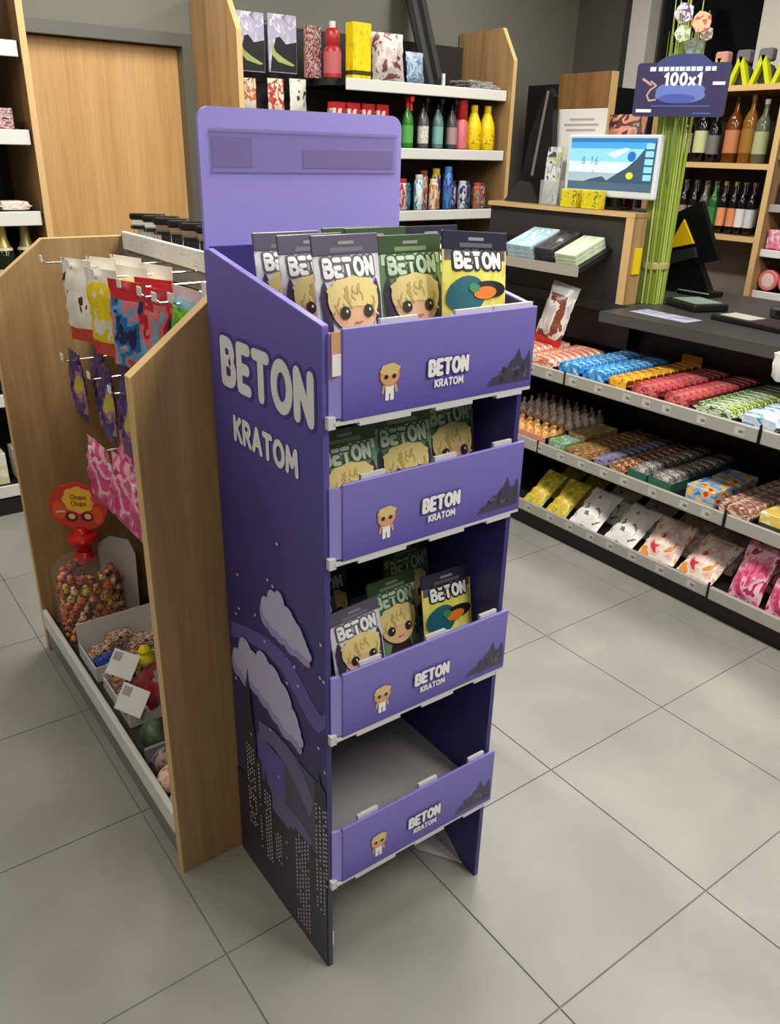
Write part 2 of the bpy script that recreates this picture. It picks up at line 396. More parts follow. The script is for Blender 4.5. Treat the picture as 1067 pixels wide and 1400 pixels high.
# --- print on the big side panel
mp = lambda u, v, d: (PX0 - d, PYB - u, v)
P = Print(mp)
INK_W, INK_OUT, INK_CL, INK_CL2, INK_STAR, INK_RAY, INK_B1, INK_B2, INK_B3, INK_WIN = range(10)
inks = [mat('ink_white', (236, 234, 236), 0.4), mat('ink_mid_violet', (78, 66, 146), 0.4), mat('ink_cloud', (190, 184, 218), 0.45), mat('ink_cloud_shade', (158, 150, 202), 0.45),
        mat('ink_star', (214, 208, 232), 0.4), mat('ink_moon_ray', (98, 88, 164), 0.4), mat('ink_far_tower', (104, 100, 142), 0.4), mat('ink_mid_tower', (78, 78, 100), 0.4), mat('ink_near_tower', (46, 46, 60), 0.4), mat('ink_lit_window', (206, 206, 214), 0.4)]
UW = PYB-PYF
def SP(px, py):
    q = HX(px, py, PX0); return (min(max(PYB-q.y, 0.0005), UW-0.0005), max(q.z, 0.002))
def pxpoly(pts, mi): P.poly([SP(*q) for q in pts], mi)
def strip(top, bot, mi):
    a = [SP(*q) for q in top]; b = [SP(*q) for q in bot]
    for k in range(len(a)-1): P.poly([a[k], a[k+1], b[k+1], b[k]], mi)
strip([(317, 848), (340, 858), (367, 872), (395, 900), (412, 930), (430, 965), (440, 980), (453, 982)], [(317, 868), (340, 878), (362, 890), (386, 916), (403, 948), (422, 986), (436, 1003), (453, 1003)], INK_RAY)
P.build('moon_ray_print', inks, left_side); P.up()
def tower(xl, xr, yt, mi, spire=None):
    a = SP(xl, yt); u1 = SP(xr, yt)[0]; zt = a[1]
    pts = [(a[0], 0.02), (u1, 0.02), (u1, zt)]
    if spire: m_ = SP(*spire); pts += [(m_[0]+0.005, zt+(m_[1]-zt)*0.25), m_, (m_[0]-0.005, zt+(m_[1]-zt)*0.25)]
    P.poly(pts + [(a[0], zt)], mi)
tower(352, 388, 1000, INK_RAY); P.build('tower_print', inks, left_side)
P.up(); tower(366, 390, 1066, INK_B1); tower(388, 409, 1014, INK_B2); tower(408, 434, 1040, INK_B2); P.build('tower_print', inks, left_side)
P.up(); strip([(355, 985), (375, 998), (396, 1022), (416, 1058), (430, 1098)], [(356, 1008), (374, 1020), (392, 1046), (410, 1082), (425, 1118)], INK_B1); strip([(372, 1095), (395, 1102), (412, 1122), (428, 1150)], [(378, 1110), (392, 1132), (408, 1138), (424, 1160)], INK_B1); P.build('ray_print', inks, left_side)
P.up()
tower(312, 334, 1030, INK_B3); tower(333, 349, 985, INK_B3, (340.5, 912)); tower(348, 358, 1028, INK_B3); tower(357, 372, 1064, INK_B3, (364, 1052)); tower(372, 398, 1140, INK_B3); tower(397, 405, 1128, INK_B3); tower(404, 432, 1130, INK_B3); tower(431, 454, 1068, INK_B3, (437, 1055))
P.rect(0.0006, UW-0.0006, 0.001, 0.24, INK_B3)
P.build('skyline_print', inks, left_side); P.up()
rw = random.Random(3)
for (xl, xr, ya, yb) in ((337, 348, 1010, 1120), (353, 356, 1040, 1150), (362, 371, 1075, 1172), (377, 386, 1130, 1178), (391, 395, 1145, 1175), (404, 424, 1130, 1262), (431, 446, 1092, 1245), (448, 454, 1108, 1220)):
    p0_, p1_ = SP(xl, ya), SP(xr, ya); zb_ = SP((xl+xr)/2, yb)[1]; nu = max(1, int((p1_[0]-p0_[0])/0.0125)+1)
    for i_ in range(nu):
        for j_ in range(int((p0_[1]-zb_)/0.0105)):
            if rw.random() < 0.86:
                uu = p0_[0]+(i_+0.5)*(p1_[0]-p0_[0])/nu; vv = p0_[1]-0.004-j_*0.0105
                P.rect(uu-0.0023, uu+0.0023, vv-0.0045, vv, INK_WIN)
P.build('lit_window_print', inks, left_side, 'stuff')
# clouds
def cloud(blobs):
    for (px_, py_, r, sh) in blobs:
        u, v = SP(px_, py_); P.ell(u, v, r, r*1.12, INK_CL2 if sh else INK_CL, 1, 18)
def puff(line, seed):
    r_ = random.Random(seed)
    P.up(); cloud([(x-2, y+9, r*1.0, 1) for (x, y, r) in line]); P.up(); cloud([(x, y, r, 0) for (x, y, r) in line])
    P.build('cloud_print', inks, left_side)
puff([(327, 900, .022), (338, 893, .030), (337, 908, .032), (350, 915, .036), (362, 912, .030), (363, 930, .040), (376, 935, .036), (378, 950, .042), (388, 958, .036), (392, 975, .036), (400, 985, .028), (406, 998, .020), (412, 1012, .012)], 1)
puff([(367, 832, .022), (376, 824, .022), (384, 822, .018), (376, 838, .030), (386, 846, .032), (396, 850, .026), (400, 862, .030), (408, 870, .024), (414, 880, .019), (420, 890, .013), (425, 897, .008)], 2)
# the pointed tower in front of the cloud
P.up(); pxpoly([(334, 990), (348, 990), (344, 950), (340.5, 912), (337, 950)], INK_B3); P.build('spire_print', inks, left_side)
for q_ in ((381, 743), (327, 785), (368, 792), (375, 801), (329, 831), (325, 838), (351, 840), (364, 876), (441, 881), (405, 911), (440, 926), (454, 940), (395, 933), (410, 937), (325, 926), (438, 1022), (451, 1060), (372, 997), (383, 1061), (346, 1003)):
    u, v = SP(*q_); P.ell(u, v, 0.0036, 0.0030, INK_STAR, 1, 8)
P.build('star_print', inks, left_side, 'stuff')
P.d = 0.0006
# lettering with dark outline
bw = text_w('BETON', 0.078, 0.26)
u0 = PYB-0.180; sx = (0.299-0.018)/bw
P.up(); P.text('BETON', u0+0.008, 1.101, 0.066, 0.031, INK_OUT, 0.33, sx=0.281/text_w('BETON', 0.066, 0.33))
P.up(); P.text('BETON', u0+0.008, 1.101, 0.066, 0.0195, INK_W, 0.33, sx=0.281/text_w('BETON', 0.066, 0.33))
P.build('big_lettering', inks, left_side)
P.up(); P.text('KRATOM', PYB-0.146+0.005, 1.006, 0.037, 0.0105, INK_W, 0.30, sx=0.207/text_w('KRATOM', 0.037, 0.30))
P.build('small_lettering', inks, left_side)

# --- trays
TRAYS = [(1.110, 1.240), (0.888, 1.014), (0.555, 0.682), (0.222, 0.350)]
FX0, FX1, FY = -0.744, -0.374, -0.152
fig_inks = [mat('ink_white', (236, 234, 236)), mat('ink_dark_violet', (66, 54, 126)), mat('ink_skin', (214, 160, 120), 0.4), mat('ink_hair', (216, 190, 128), 0.4), mat('ink_eye', (50, 38, 36), 0.4), mat('ink_castle', (66, 62, 84), 0.4), mat('ink_castle_dark', (48, 46, 62), 0.4), mat('purple_lower_print', (96, 82, 168), 0.4), mat('ink_castle_light', (92, 88, 110), 0.4), mat('ink_amber_rim', (180, 104, 52), 0.4)]
for k, (z0, z1) in enumerate(TRAYS):
    fz = z0+(0.048, 0.008, 0.008, 0.03)[k]
    tr = MB().box(PX0+TH+0.001, PX1-TH-0.001, PYF+0.004, PYB-0.009, fz-0.004, fz).build('tray_floor', M_CARDG, st)
    lip = MB().box(PX0+TH, PX0+TH+0.003, PYF+0.004, PYB-0.01, fz, fz+0.07).build('tray_side_lip', M_CARDG if k else M_PURPIN, tr)
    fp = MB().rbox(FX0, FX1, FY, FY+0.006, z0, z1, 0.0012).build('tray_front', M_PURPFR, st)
    MB().prism([(FX0+0.001, FY+0.002), (FX0+0.004, FY+0.007), (PX0+TH-0.002, PYF+0.004), (PX0+TH-0.002, PYF-0.003)], 'z', z0+0.004, z1-0.006).build('front_return', M_PURPLT, fp)
    for a in ((0.10, 0.22), (0.48, 0.60), (0.82, 0.93)) if k else ((0.18, 0.36), (0.55, 0.75), (0.76, 0.985)):
        MB().box(FX0+(FX1-FX0)*a[0], FX0+(FX1-FX0)*a[1], FY+0.006, FY+0.012, z1-0.012, z1+0.006).build('tray_tab', M_CARD, fp)
    we = MB().box(FX0-0.012, FX1, FY+0.001, FY+0.010, z0-0.0055, z0-0.0002)
    for a in ((0.08, 0.33), (0.46, 0.66), (0.80, 0.95)): we.box(FX0+(FX1-FX0)*a[0], FX0+(FX1-FX0)*a[1], FY+0.0008, FY+0.012, z0-0.011, z0-0.005)
    we.box(FX0-0.022, FX0-0.010, FY+0.002, FY+0.014, z0-0.010, z0+0.008)
    we.build('tray_bottom_edge', M_CARD, fp)
    Q = Print(lambda u, v, d: (u, FY-d, v))
    # dark crag with spikes at the right end
    cx = FX1-0.100; cz = z0+0.012
    Q.poly([(cx, cz), (cx+0.094, cz), (cx+0.094, cz+0.028), (cx+0.090, cz+0.050), (cx+0.083, cz+0.036), (cx+0.078, cz+0.034), (cx+0.072, cz+0.039), (cx+0.066, cz+0.056), (cx+0.058, cz+0.040), (cx+0.050, cz+0.036), (cx+0.043, cz+0.026), (cx+0.034, cz+0.028), (cx+0.028, cz+0.016), (cx+0.012, cz+0.013)], 5)
    Q.up(); rq = random.Random(k)
    for _ in range(12):
        ax_, az_ = cx+rq.uniform(0.02, 0.082), cz+rq.uniform(0.003, 0.022); Q.poly([(ax_, az_), (ax_+rq.uniform(.006, .014), az_+rq.uniform(-.002, .004)), (ax_+rq.uniform(.002, .008), az_+rq.uniform(.006, .013))], rq.choice((6, 6, 8)))
    Q.build('castle_print', fig_inks, fp)
    # little figure
    gx = -0.664; gz = z0+0.020
    Q.up(); Q.rect(gx-0.0075, gx-0.001, gz, gz+0.014, 0); Q.rect(gx+0.001, gx+0.0075, gz, gz+0.014, 0); Q.rect(gx-0.0075, gx+0.0075, gz+0.010, gz+0.024, 0); Q.stroke([(gx-0.010, gz+0.022), (gx-0.0125, gz+0.012)], 0.004, 2); Q.stroke([(gx+0.010, gz+0.022), (gx+0.0125, gz+0.012)], 0.004, 2)
    Q.up(); Q.ell(gx, gz+0.037, 0.0185, 0.0165, 9, 1); Q.up(); Q.ell(gx, gz+0.036, 0.0165, 0.0145, 2, 1)
    Q.up(); Q.ell(gx, gz+0.045, 0.0175, 0.0090, 3, 1, 20, 0, lambda a: 1+0.08*math.sin(6*a))
    Q.up(); Q.ell(gx-0.007, gz+0.035, 0.0036, 0.0036, 4, 1, 8); Q.ell(gx+0.007, gz+0.035, 0.0036, 0.0036, 4, 1, 8)
    Q.build('figure_print', fig_inks, fp)
    # lettering
    lz = z0+0.047
    Q.up(); Q.text('BETON', -0.592, lz, 0.0205, 0.0098, 1, 0.33, sx=0.073/text_w('BETON', 0.0205, 0.33))
    Q.up(); Q.text('BETON', -0.592, lz, 0.0205, 0.0064, 0, 0.33, sx=0.073/text_w('BETON', 0.0205, 0.33))
    Q.up(); Q.text('KRATOM', -0.581, lz-0.019, 0.010, 0.0027, 0, 0.3, sx=0.054/text_w('KRATOM', 0.010, 0.3))
    Q.build('lettering', fig_inks, fp)
# printed strip on the left return of the top tray
Q = Print(lambda u, v, d: (u, FY+0.0015-d, v))
MB().box(FX0-0.0155, FX0-0.0005, FY+0.0028, FY+0.0044, 1.175, 1.236).build('hook_card', [mat('ink_skin', (214, 160, 120))], st)
MB().box(FX0-0.0150, FX0-0.0010, FY+0.0022, FY+0.0027, 1.176, 1.206).build('hook_card_print', [mat('ink_white', (236, 234, 236))], st)
# folded cardboard flap at the right foot
MB().prism([(-0.10, 0.0), (0.10, 0.0), (0.10, 0.075), (0.05, 0.085), (-0.05, 0.04)], 'x', PX1-TH-0.004, PX1-TH-0.0005).build('foot_flap', M_CARDG, st)
MB().add([(PX1-TH-0.001, -0.10, 0.004), (PX1-TH-0.001, 0.16, 0.004), (PX1-TH-0.06, 0.16, 0.002), (PX1-TH-0.06, -0.01, 0.002), (PX1-TH-0.001, -0.10, 0.006), (PX1-TH-0.001, 0.16, 0.006), (PX1-TH-0.06, 0.16, 0.004), (PX1-TH-0.06, -0.01, 0.004)],
         [(0,1,2,3), (4,5,6,7), (0,1,5,4), (1,2,6,5), (2,3,7,6), (3,0,4,7)]).build('floor_flap', M_CARD, st)
MB().box(PX0+TH+0.0005, PX0+TH+0.004, PYF+0.002, PYF+0.02, 0.05, 0.085).build('peeled_tab', M_CARD, st)
MB().box(PX0+TH+0.001, PX1-TH-0.001, PYB-0.05, PYB-0.046, 0.0, 0.25).build('inner_brace', mat('dark_card_brace', (70, 68, 70), 0.8), st)

# --- pouches
PWD, PHT, PTH = 0.118, 0.172, 0.036
def pouch_y(u, v):
    x = max(-1, min(1, 2*u/PWD)); t = max(0, min(1, v/PHT))
    g = min(1, t/0.10)**0.5 * max(0, 1-t/0.84)**0.75*0.92 + 0.08*min(1, t/0.1)**0.5*(1 if t < 0.84 else 0.25)
    return -(0.0008 + PTH/2*g*max(0, 1-abs(x)**2.6))
def pouch_mesh(m):
    nu, nv = 12, 16; mb = MB(); 
    for sgn in (1, -1):
        vs = [(-PWD/2+PWD*i/nu, sgn*pouch_y(-PWD/2+PWD*i/nu, PHT*j/nv), PHT*j/nv) for j in range(nv+1) for i in range(nu+1)]
        mb.add(vs, [(j*(nu+1)+i, j*(nu+1)+i+1, (j+1)*(nu+1)+i+1, (j+1)*(nu+1)+i) for j in range(nv) for i in range(nu)])
    rim = [0]
    N = (nu+1)*(nv+1); a = [i for i in range(nu+1)] + [(j*(nu+1)+nu) for j in range(1, nv+1)] + [nv*(nu+1)+i for i in range(nu-1, -1, -1)] + [j*(nu+1) for j in range(nv-1, 0, -1)]
    for k in range(len(a)):
        b = a[(k+1) % len(a)]; mb.f.append((a[k], b, N+b, N+a[k])); mb.m.append(0)
    return mb.mesh('pouch_body', m, (0, 0, 0), True)
M_FOIL = {'white': blotch('pouch_white_film', [(214, 212, 220), (226, 224, 230), (198, 196, 208)], 2.2, 0.28), 'green': blotch('pouch_green_film', [(92, 124, 88), (110, 142, 104), (126, 156, 118)], 2.2, 0.3),
          'yellow': blotch('pouch_yellow_film', [(226, 216, 96), (236, 228, 120), (220, 212, 108)], 3, 0.3), 'dark': blotch('pouch_dark_film', [(50, 46, 62), (78, 72, 92), (120, 114, 130)], 4, 0.28)}
M_SEAL = {'white': mat('seal_violet_grey', (96, 92, 112), 0.3), 'green': mat('seal_green', (62, 84, 54), 0.35), 'yellow': mat('seal_navy', (42, 40, 62), 0.3), 'dark': mat('seal_black', (34, 32, 44), 0.3)}
POUCH_ME = {k: pouch_mesh(M_FOIL[k]) for k in M_FOIL}
SEAL_ME = {k: MB().rbox(-PWD/2-0.0005, PWD/2+0.0005, -0.0022, 0.0022, PHT*0.885, PHT+0.006, 0.001).mesh('seal', M_SEAL[k]) for k in M_SEAL}
def seal_print(k):
    P2 = Print(lambda u, v, d: (u, -0.0022-d, v)); P2.rect(-0.03, 0.03, PHT*0.905, PHT*0.94, 0); P2.rect(-0.014, 0.014, PHT*0.96, PHT*0.985, 1)
    return P2.mb.mesh('seal_print', [mat('seal_text_%s' % k, {'white': (120, 116, 136), 'green': (124, 150, 110), 'yellow': (96, 94, 116), 'dark': (96, 92, 106)}[k], 0.4), mat('hang_hole', (150, 148, 152), 0.5)])
SEALP = {k: seal_print(k) for k in M_SEAL}
def pouch_print(kind):
    P2 = Print(lambda u, v, d: (u, pouch_y(u, v)-d, v), 0.0007)
    mats = [mat('ink_white', (236, 234, 236)), mat('ink_grey_outline', (96, 94, 104), 0.4), mat('ink_skin_light', (226, 180, 142), 0.4), mat('ink_hair_blonde', (226, 206, 138), 0.4), mat('ink_hair_shade', (196, 168, 98), 0.4), mat('ink_eye', (50, 38, 36)), mat('ink_thistle', (66, 58, 82), 0.4), mat('ink_teal', (30, 96, 110), 0.4), mat('ink_orange', (232, 122, 40), 0.4), mat('ink_black', (26, 28, 34), 0.4), mat('ink_mint', (196, 214, 190), 0.4), mat('ink_green_outline', (58, 92, 58), 0.4), mat('ink_lip', (180, 110, 90), 0.4), mat('ink_hair_light', (240, 226, 172), 0.4), mat('ink_leaf', (60, 140, 90), 0.4)]
    z = PHT
    if kind == 'yellow':
        P2.rect(-0.056, 0.056, z*0.80, z*0.885, 1, 6, 1)
        P2.up(); P2.text('BETON', 0.002, z*0.745, 0.019, 0.0125, 9, 0.33, True); P2.up(); P2.text('BETON', 0.002, z*0.745, 0.019, 0.006, 0, 0.33, True)
        P2.up(); P2.ell(-0.022, z*0.52, 0.034, 0.026, 7, 4, 20, 0.3)
        P2.up(); P2.ell(0.020, z*0.565, 0.034, 0.012, 9, 4, 20, 0.0)
        P2.up(); P2.ell(0.010, z*0.535, 0.022, 0.009, 8, 4, 18, 0.1); P2.ell(-0.010, z*0.575, 0.010, 0.007, 14, 2, 12)
        P2.up(); P2.ell(-0.02, z*0.28, 0.038, 0.022, 0, 4, 18); P2.ell(0.02, z*0.36, 0.018, 0.01, 10, 3, 14)
        P2.up(); P2.text('K', 0.008, z*0.25, 0.012, 0.002, 9); P2.text('a', 0.018, z*0.25, 0.012, 0.002, 9)
    else:
        oc = {'white': 1, 'green': 11, 'dark': 9}[kind]
        P2.rect(-0.055, 0.055, z*0.80, z*0.885, {'white': 10, 'green': 10, 'dark': 1}[kind], 6, 1) if kind != 'white' else None
        P2.up(); P2.text('BETON', 0.0, z*0.735, 0.020, 0.0120, oc, 0.33, True); P2.up(); P2.text('BETON', 0.0, z*0.735, 0.020, 0.0062, 0 if kind != 'green' else 10, 0.33, True)
        for sx_ in (-0.047, 0.047):                                 # dark thistles either side
            P2.poly([(sx_-0.006, z*0.30), (sx_+0.006, z*0.30), (sx_+0.008, z*0.58), (sx_+0.003, z*0.67), (sx_, z*0.71), (sx_-0.004, z*0.66), (sx_-0.008, z*0.58)], 6)
        P2.poly([(-0.022, z*0.06), (0.022, z*0.06), (0.028, z*0.20), (0.020, z*0.33), (-0.020, z*0.33), (-0.028, z*0.20)], 5)
        P2.up(); P2.ell(0.0, z*0.505, 0.0435, 0.0365, 9, 5, 26)
        P2.up(); P2.ell(0.0, z*0.505, 0.042, 0.035, 2, 5, 26)
        P2.up(); P2.ell(0.0, z*0.612, 0.0445, 0.0195, 3, 5, 34, 0.0, lambda a: 1+0.06*math.sin(9*a)); P2.ell(-0.037, z*0.555, 0.0085, 0.017, 3, 3, 12); P2.ell(0.037, z*0.555, 0.0085, 0.017, 3, 3, 12)
        for q in range(6): P2.ell(-0.028+q*0.0112, z*0.555, 0.008, 0.010, 3, 2, 10)
        P2.up(); rh = random.Random(5)
        for q in range(26):
            a = rh.uniform(-0.038, 0.038); b_ = z*rh.uniform(0.56, 0.70)-abs(a)*0.45; P2.stroke([(a, b_), (a+rh.uniform(-.003, .003), b_-0.005), (a+rh.uniform(-.004, .004), b_-0.010)], 0.0022, rh.choice((4, 4, 13)), 6)
        P2.up()
        for ex in (-0.021, 0.021): P2.ell(ex, z*0.462, 0.0085, 0.0085, 5, 2, 14)
        P2.up(); P2.ell(-0.019, z*0.472, 0.002, 0.002, 0, 1, 8); P2.ell(0.023, z*0.472, 0.002, 0.002, 0, 1, 8); P2.stroke([(-0.006, z*0.385), (0.0, z*0.381), (0.006, z*0.387)], 0.0022, 12)
    return P2.mb.mesh('pouch_print', mats)
PRINT_ME = {k: pouch_print(k) for k in ('white', 'green', 'yellow', 'dark')}
NAMEC = {'white': 'silver white', 'green': 'green', 'yellow': 'yellow', 'dark': 'dark grey'}
def pouch(kind, x, y, z, rz, rx, label, group, ry=0.0, s=1.0):
    t = lthing('snack_pouch', label, 'pouch', group)
    part('pouch_body', POUCH_ME[kind], t); se = part('top_seal', SEAL_ME[kind], t); part('seal_print', SEALP[kind], se); part('pouch_print', PRINT_ME[kind], t)
    put(t, (x, y, z), rz, rx, ry, s); return t
g1, g2, g3 = 'pouches in the top tray', 'pouches in the second tray', 'pouches in the third tray'
F1, F2, F3 = 1.1585, 0.8965, 0.5635
LEAN = -0.16
PW = 0.98
pouch('white', -0.676, -0.084, F1, 0.05, LEAN, 'silver white pouch with blonde figure, frontmost of its kind in top tray', g1, 0, (PW, 1.06, 1.09))
pouch('green', -0.556, -0.074, F1, -0.03, LEAN, 'green pouch with blonde figure between white and yellow pouches in top tray', g1, 0, (PW, 1.06, 1.06))
pouch('yellow', -0.469, -0.113, F1+0.0045, 0.0, LEAN, 'yellow bird pouch in front row of top tray', g1, 0.07, (1.12, 1.0, 1.06))
pouch('white', -0.690, -0.012, F1, 0.08, LEAN, 'silver white pouch directly behind the frontmost white one in top tray', g1, 0, (PW, 1.0, 1.06))
pouch('white', -0.688, 0.065, F1, 0.02, LEAN, 'silver white pouch at the back of top tray against the header', g1, 0, (1.0, 1.0, 1.04))
pouch('green', -0.570, -0.008, F1, 0.0, LEAN, 'green pouch directly behind the front green one in top tray', g1, 0, (PW, 1.0, 1.09))
pouch('green', -0.568, 0.060, F1, -0.02, LEAN, 'green pouch at the back of top tray with only its seal showing', g1, 0, (PW, 1.0, 1.06))
pouch('yellow', -0.451, 0.004, F1, 0.0, LEAN, 'yellow bird pouch hidden behind the front yellow one in top tray', g1, 0, (PW, 1.0, 1.08))
pouch('yellow', -0.451, 0.072, F1, 0.0, LEAN, 'yellow bird pouch at the back of top tray', g1, 0, (PW, 1.0, 1.0))
pouch('green', -0.694, -0.105, F2, 0.03, LEAN, 'green pouch beside the big side panel in second tray', g2)
pouch('green', -0.576, -0.092, F2, -0.04, LEAN, 'green pouch in the middle of second tray', g2, 0, (PW, 1.0, 1.05))
pouch('green', -0.459, -0.070, F2, 0.02, LEAN, 'green pouch standing highest at the far end of second tray', g2, 0, (PW, 1.0, 1.12))
pouch('green', -0.692, -0.035, F2, 0.0, LEAN, 'green pouch behind the one beside the side panel in second tray', g2)
pouch('green', -0.575, -0.020, F2, 0.0, LEAN, 'green pouch behind the middle one in second tray', g2, 0, (PW, 1.0, 1.0))
pouch('green', -0.458, 0.005, F2, 0.0, LEAN, 'green pouch at the back corner of second tray', g2, 0, (PW, 1.0, 1.04))
pouch('white', -0.650, -0.080, F3, 0.10, LEAN-0.05, 'silver white pouch leaning in front of third tray', g3, 0, 0.96)
pouch('green', -0.545, -0.045, F3, 0.05, LEAN-0.04, 'green pouch between white and yellow pouches in third tray', g3, 0, (0.96, 0.96, 1.01))
pouch('yellow', -0.452, -0.085, F3, -0.05, LEAN-0.02, 'yellow bird pouch alone in the third tray', g3, 0, (0.96, 0.96, 1.03))
pouch('green', -0.452, 0.040, F3, 0.05, LEAN, 'green pouch behind the yellow one in third tray', g3, 0, (0.96, 0.96, 1.08))
pouch('dark', -0.690, -0.005, F3, 0.06, LEAN-0.16, 'dark grey pouch slumped behind the white one in third tray', g3, 0, 0.96)
pouch('dark', -0.620, 0.065, F3, 0.0, LEAN-0.2, 'dark grey pouch at the back of third tray', g3, 0, 0.96)

# ================================================================== product templates
def pillow_mesh(name, L, Wd, H, m, crimp=0.06):
    """wrapped bar: long along x, crimped flat ends, resting on z=0"""
    mb = MB(); prof = [(-L/2, 0.10, 1.0), (-L/2+L*crimp, 0.14, 1.0), (-L/2+L*crimp*1.7, 0.90, .97), (-L*0.2, 1.0, 1.0), (L*0.2, 1.0, 1.0), (L/2-L*crimp*1.7, 0.90, .97), (L/2-L*crimp, 0.14, 1.0), (L/2, 0.10, 1.0)]
    sec = [(1, -.72), (1, .62), (.82, .96), (0, 1.0), (-.82, .96), (-1, .62), (-1, -.72), (-.82, -1), (.82, -1)]; n = len(sec)
    v = [(x, cx*Wd/2*w, H*0.5 + cz*H/2*h) for (x, h, w) in prof for (cx, cz) in sec]
    f = [(i*n+k, i*n+(k+1) % n, (i+1)*n+(k+1) % n, (i+1)*n+k) for i in range(len(prof)-1) for k in range(n)]
    f += [tuple(range(n)), tuple((len(prof)-1)*n+k for k in range(n))]
    return mb.add(v, f).mesh(name, m)
def bag_mesh(name, Wd, H, T, m, wob=0.0, seed=1):
    """upright sealed bag, front towards -y, base on z=0, flat seals top and bottom"""
    r = random.Random(seed); nu, nv = 10, 12; mb = MB(); off = [[r.uniform(-wob, wob) for i in range(nu+1)] for j in range(nv+1)]
    for sg in (1, -1):
        vs = []
        for j in range(nv+1):
            for i in range(nu+1):
                x = 2*i/nu-1; t = j/nv; g = min(1, max(0, (t-0.05)/0.2))**0.6*min(1, max(0, (0.94-t)/0.22))**0.6
                pin = 1-0.05*math.sin(PI*t)
                y = -sg*(0.0007+T/2*g*max(0, 1-abs(x)**2.4)) + off[j][i]*(g+0.25)
                vs.append((x*Wd/2*pin, y, t*H))
        mb.add(vs, [(j*(nu+1)+i, j*(nu+1)+i+1, (j+1)*(nu+1)+i+1, (j+1)*(nu+1)+i) for j in range(nv) for i in range(nu)])
    N = (nu+1)*(nv+1); a = [i for i in range(nu+1)] + [(j*(nu+1)+nu) for j in range(1, nv+1)] + [nv*(nu+1)+i for i in range(nu-1, -1, -1)] + [j*(nu+1) for j in range(nv-1, 0, -1)]
    for k in range(len(a)):
        b = a[(k+1) % len(a)]; mb.f.append((a[k], b, N+b, N+a[k])); mb.m.append(0)
    return mb.mesh(name, m, (0, 0, 0), True)
def carton_mesh(name, a, b, c, m, bev=0.002):
    return MB().rbox(-a/2, a/2, -b/2, b/2, 0, c, bev).mesh(name, m)
FACE_L = -PI/2          # turns a front towards -y into a front towards -x

# ================================================================== GONDOLA
GY0, GY1 = 0.232, 1.305
GC = -0.45
gd = thing('gondola_shelf', (GC, 0.77, 0), 'low oak gondola shelf with chamfered end panels and peg hooks behind the purple stand', 'shelf')
gpoly = [(-0.909, 0.0), (-0.055, 0.0), (-0.055, 1.108), (-0.205, 1.226), (-0.755, 1.226), (-0.909, 1.108)]
for k, (ya, yb, mm) in enumerate(((GY0, GY0+0.026, M_OAK), (GY1-0.026, GY1, M_OAK2))):
    ep = MB().prism(gpoly, 'y', ya, yb).build('end_panel', mm, gd)
    eb = MB()
    o = 0.0012
    eb.prism([(-0.909-o, 0), (-0.909, 0), (-0.909, 1.108), (-0.755, 1.226), (-0.205, 1.226), (-0.205, 1.226+o), (-0.755-0.0005, 1.226+o), (-0.909-o, 1.1085)], 'y', ya, yb)
    eb.build('edge_band', M_EDGE, ep)
MB().box(GC-0.012, GC+0.012, GY0+0.027, GY1-0.027, 0.02, 1.15).build('back_panel', mat('gondola_back', (66, 58, 50), 0.6), gd)
MB().box(-0.895, -0.065, GY0+0.027, GY1-0.027, 0.03, 0.092).build('base_deck', M_DGREY, gd)
MB().box(-0.88, -0.08, GY0+0.027, GY1-0.027, 0.0, 0.03).build('kick', M_GREYP, gd)
MB().rbox(-0.912, -0.898, GY0+0.027, GY1-0.027, 0.092, 0.150, 0.003).build('base_rail', M_WHITE, gd)
MB().box(-0.908, -0.899, GY0+0.027, GY1-0.027, 0.030, 0.091).build('rail_shade_strip', M_GREYP, gd)  # solid grey strip standing in for the shade below the rail
tsd = MB().box(-0.545, -0.30, GY0+0.027, GY1-0.027, 1.178, 1.196).build('top_deck', M_GREYP, gd)
MB().rbox(-0.556, -0.546, GY0+0.03, GY1-0.065, 1.196, 1.243, 0.002).build('price_rail', M_TAG, tsd)
MB().box(-0.546, -0.53, GY1-0.07, GY1-0.027, 1.160, 1.232).build('rail_end_cap', M_GREYP, tsd)
MB().box(-0.545, -0.53, GY0+0.027, GY1-0.027, 1.150, 1.178).build('deck_valance', M_GREYP, tsd)
hook_me = MB().tube([(0, 0, 0), (-0.312, 0, -0.003), (-0.322, 0, 0.004)], 0.0025, 6).rbox(-0.3245, -0.322, -0.011, 0.011, 0.0, 0.018, 0.001, 1).mesh('peg_hook', [M_CHROME, M_PAPER])
HOOKS = [(1.20, 1.19), (0.96, 1.205), (0.78, 1.205), (0.614, 1.205), (0.500, 1.205), (0.425, 1.205), (0.345, 1.215), (1.13, 0.95), (0.91, 0.95), (0.76, 0.95), (0.985, 0.738), (0.83, 0.738), (0.67, 0.738)]
for (hy, hz) in HOOKS:
    h = part('peg_hook', hook_me, gd); h.location = Vector((GC-0.012, hy, hz-0.012)) - Vector(gd['base'])

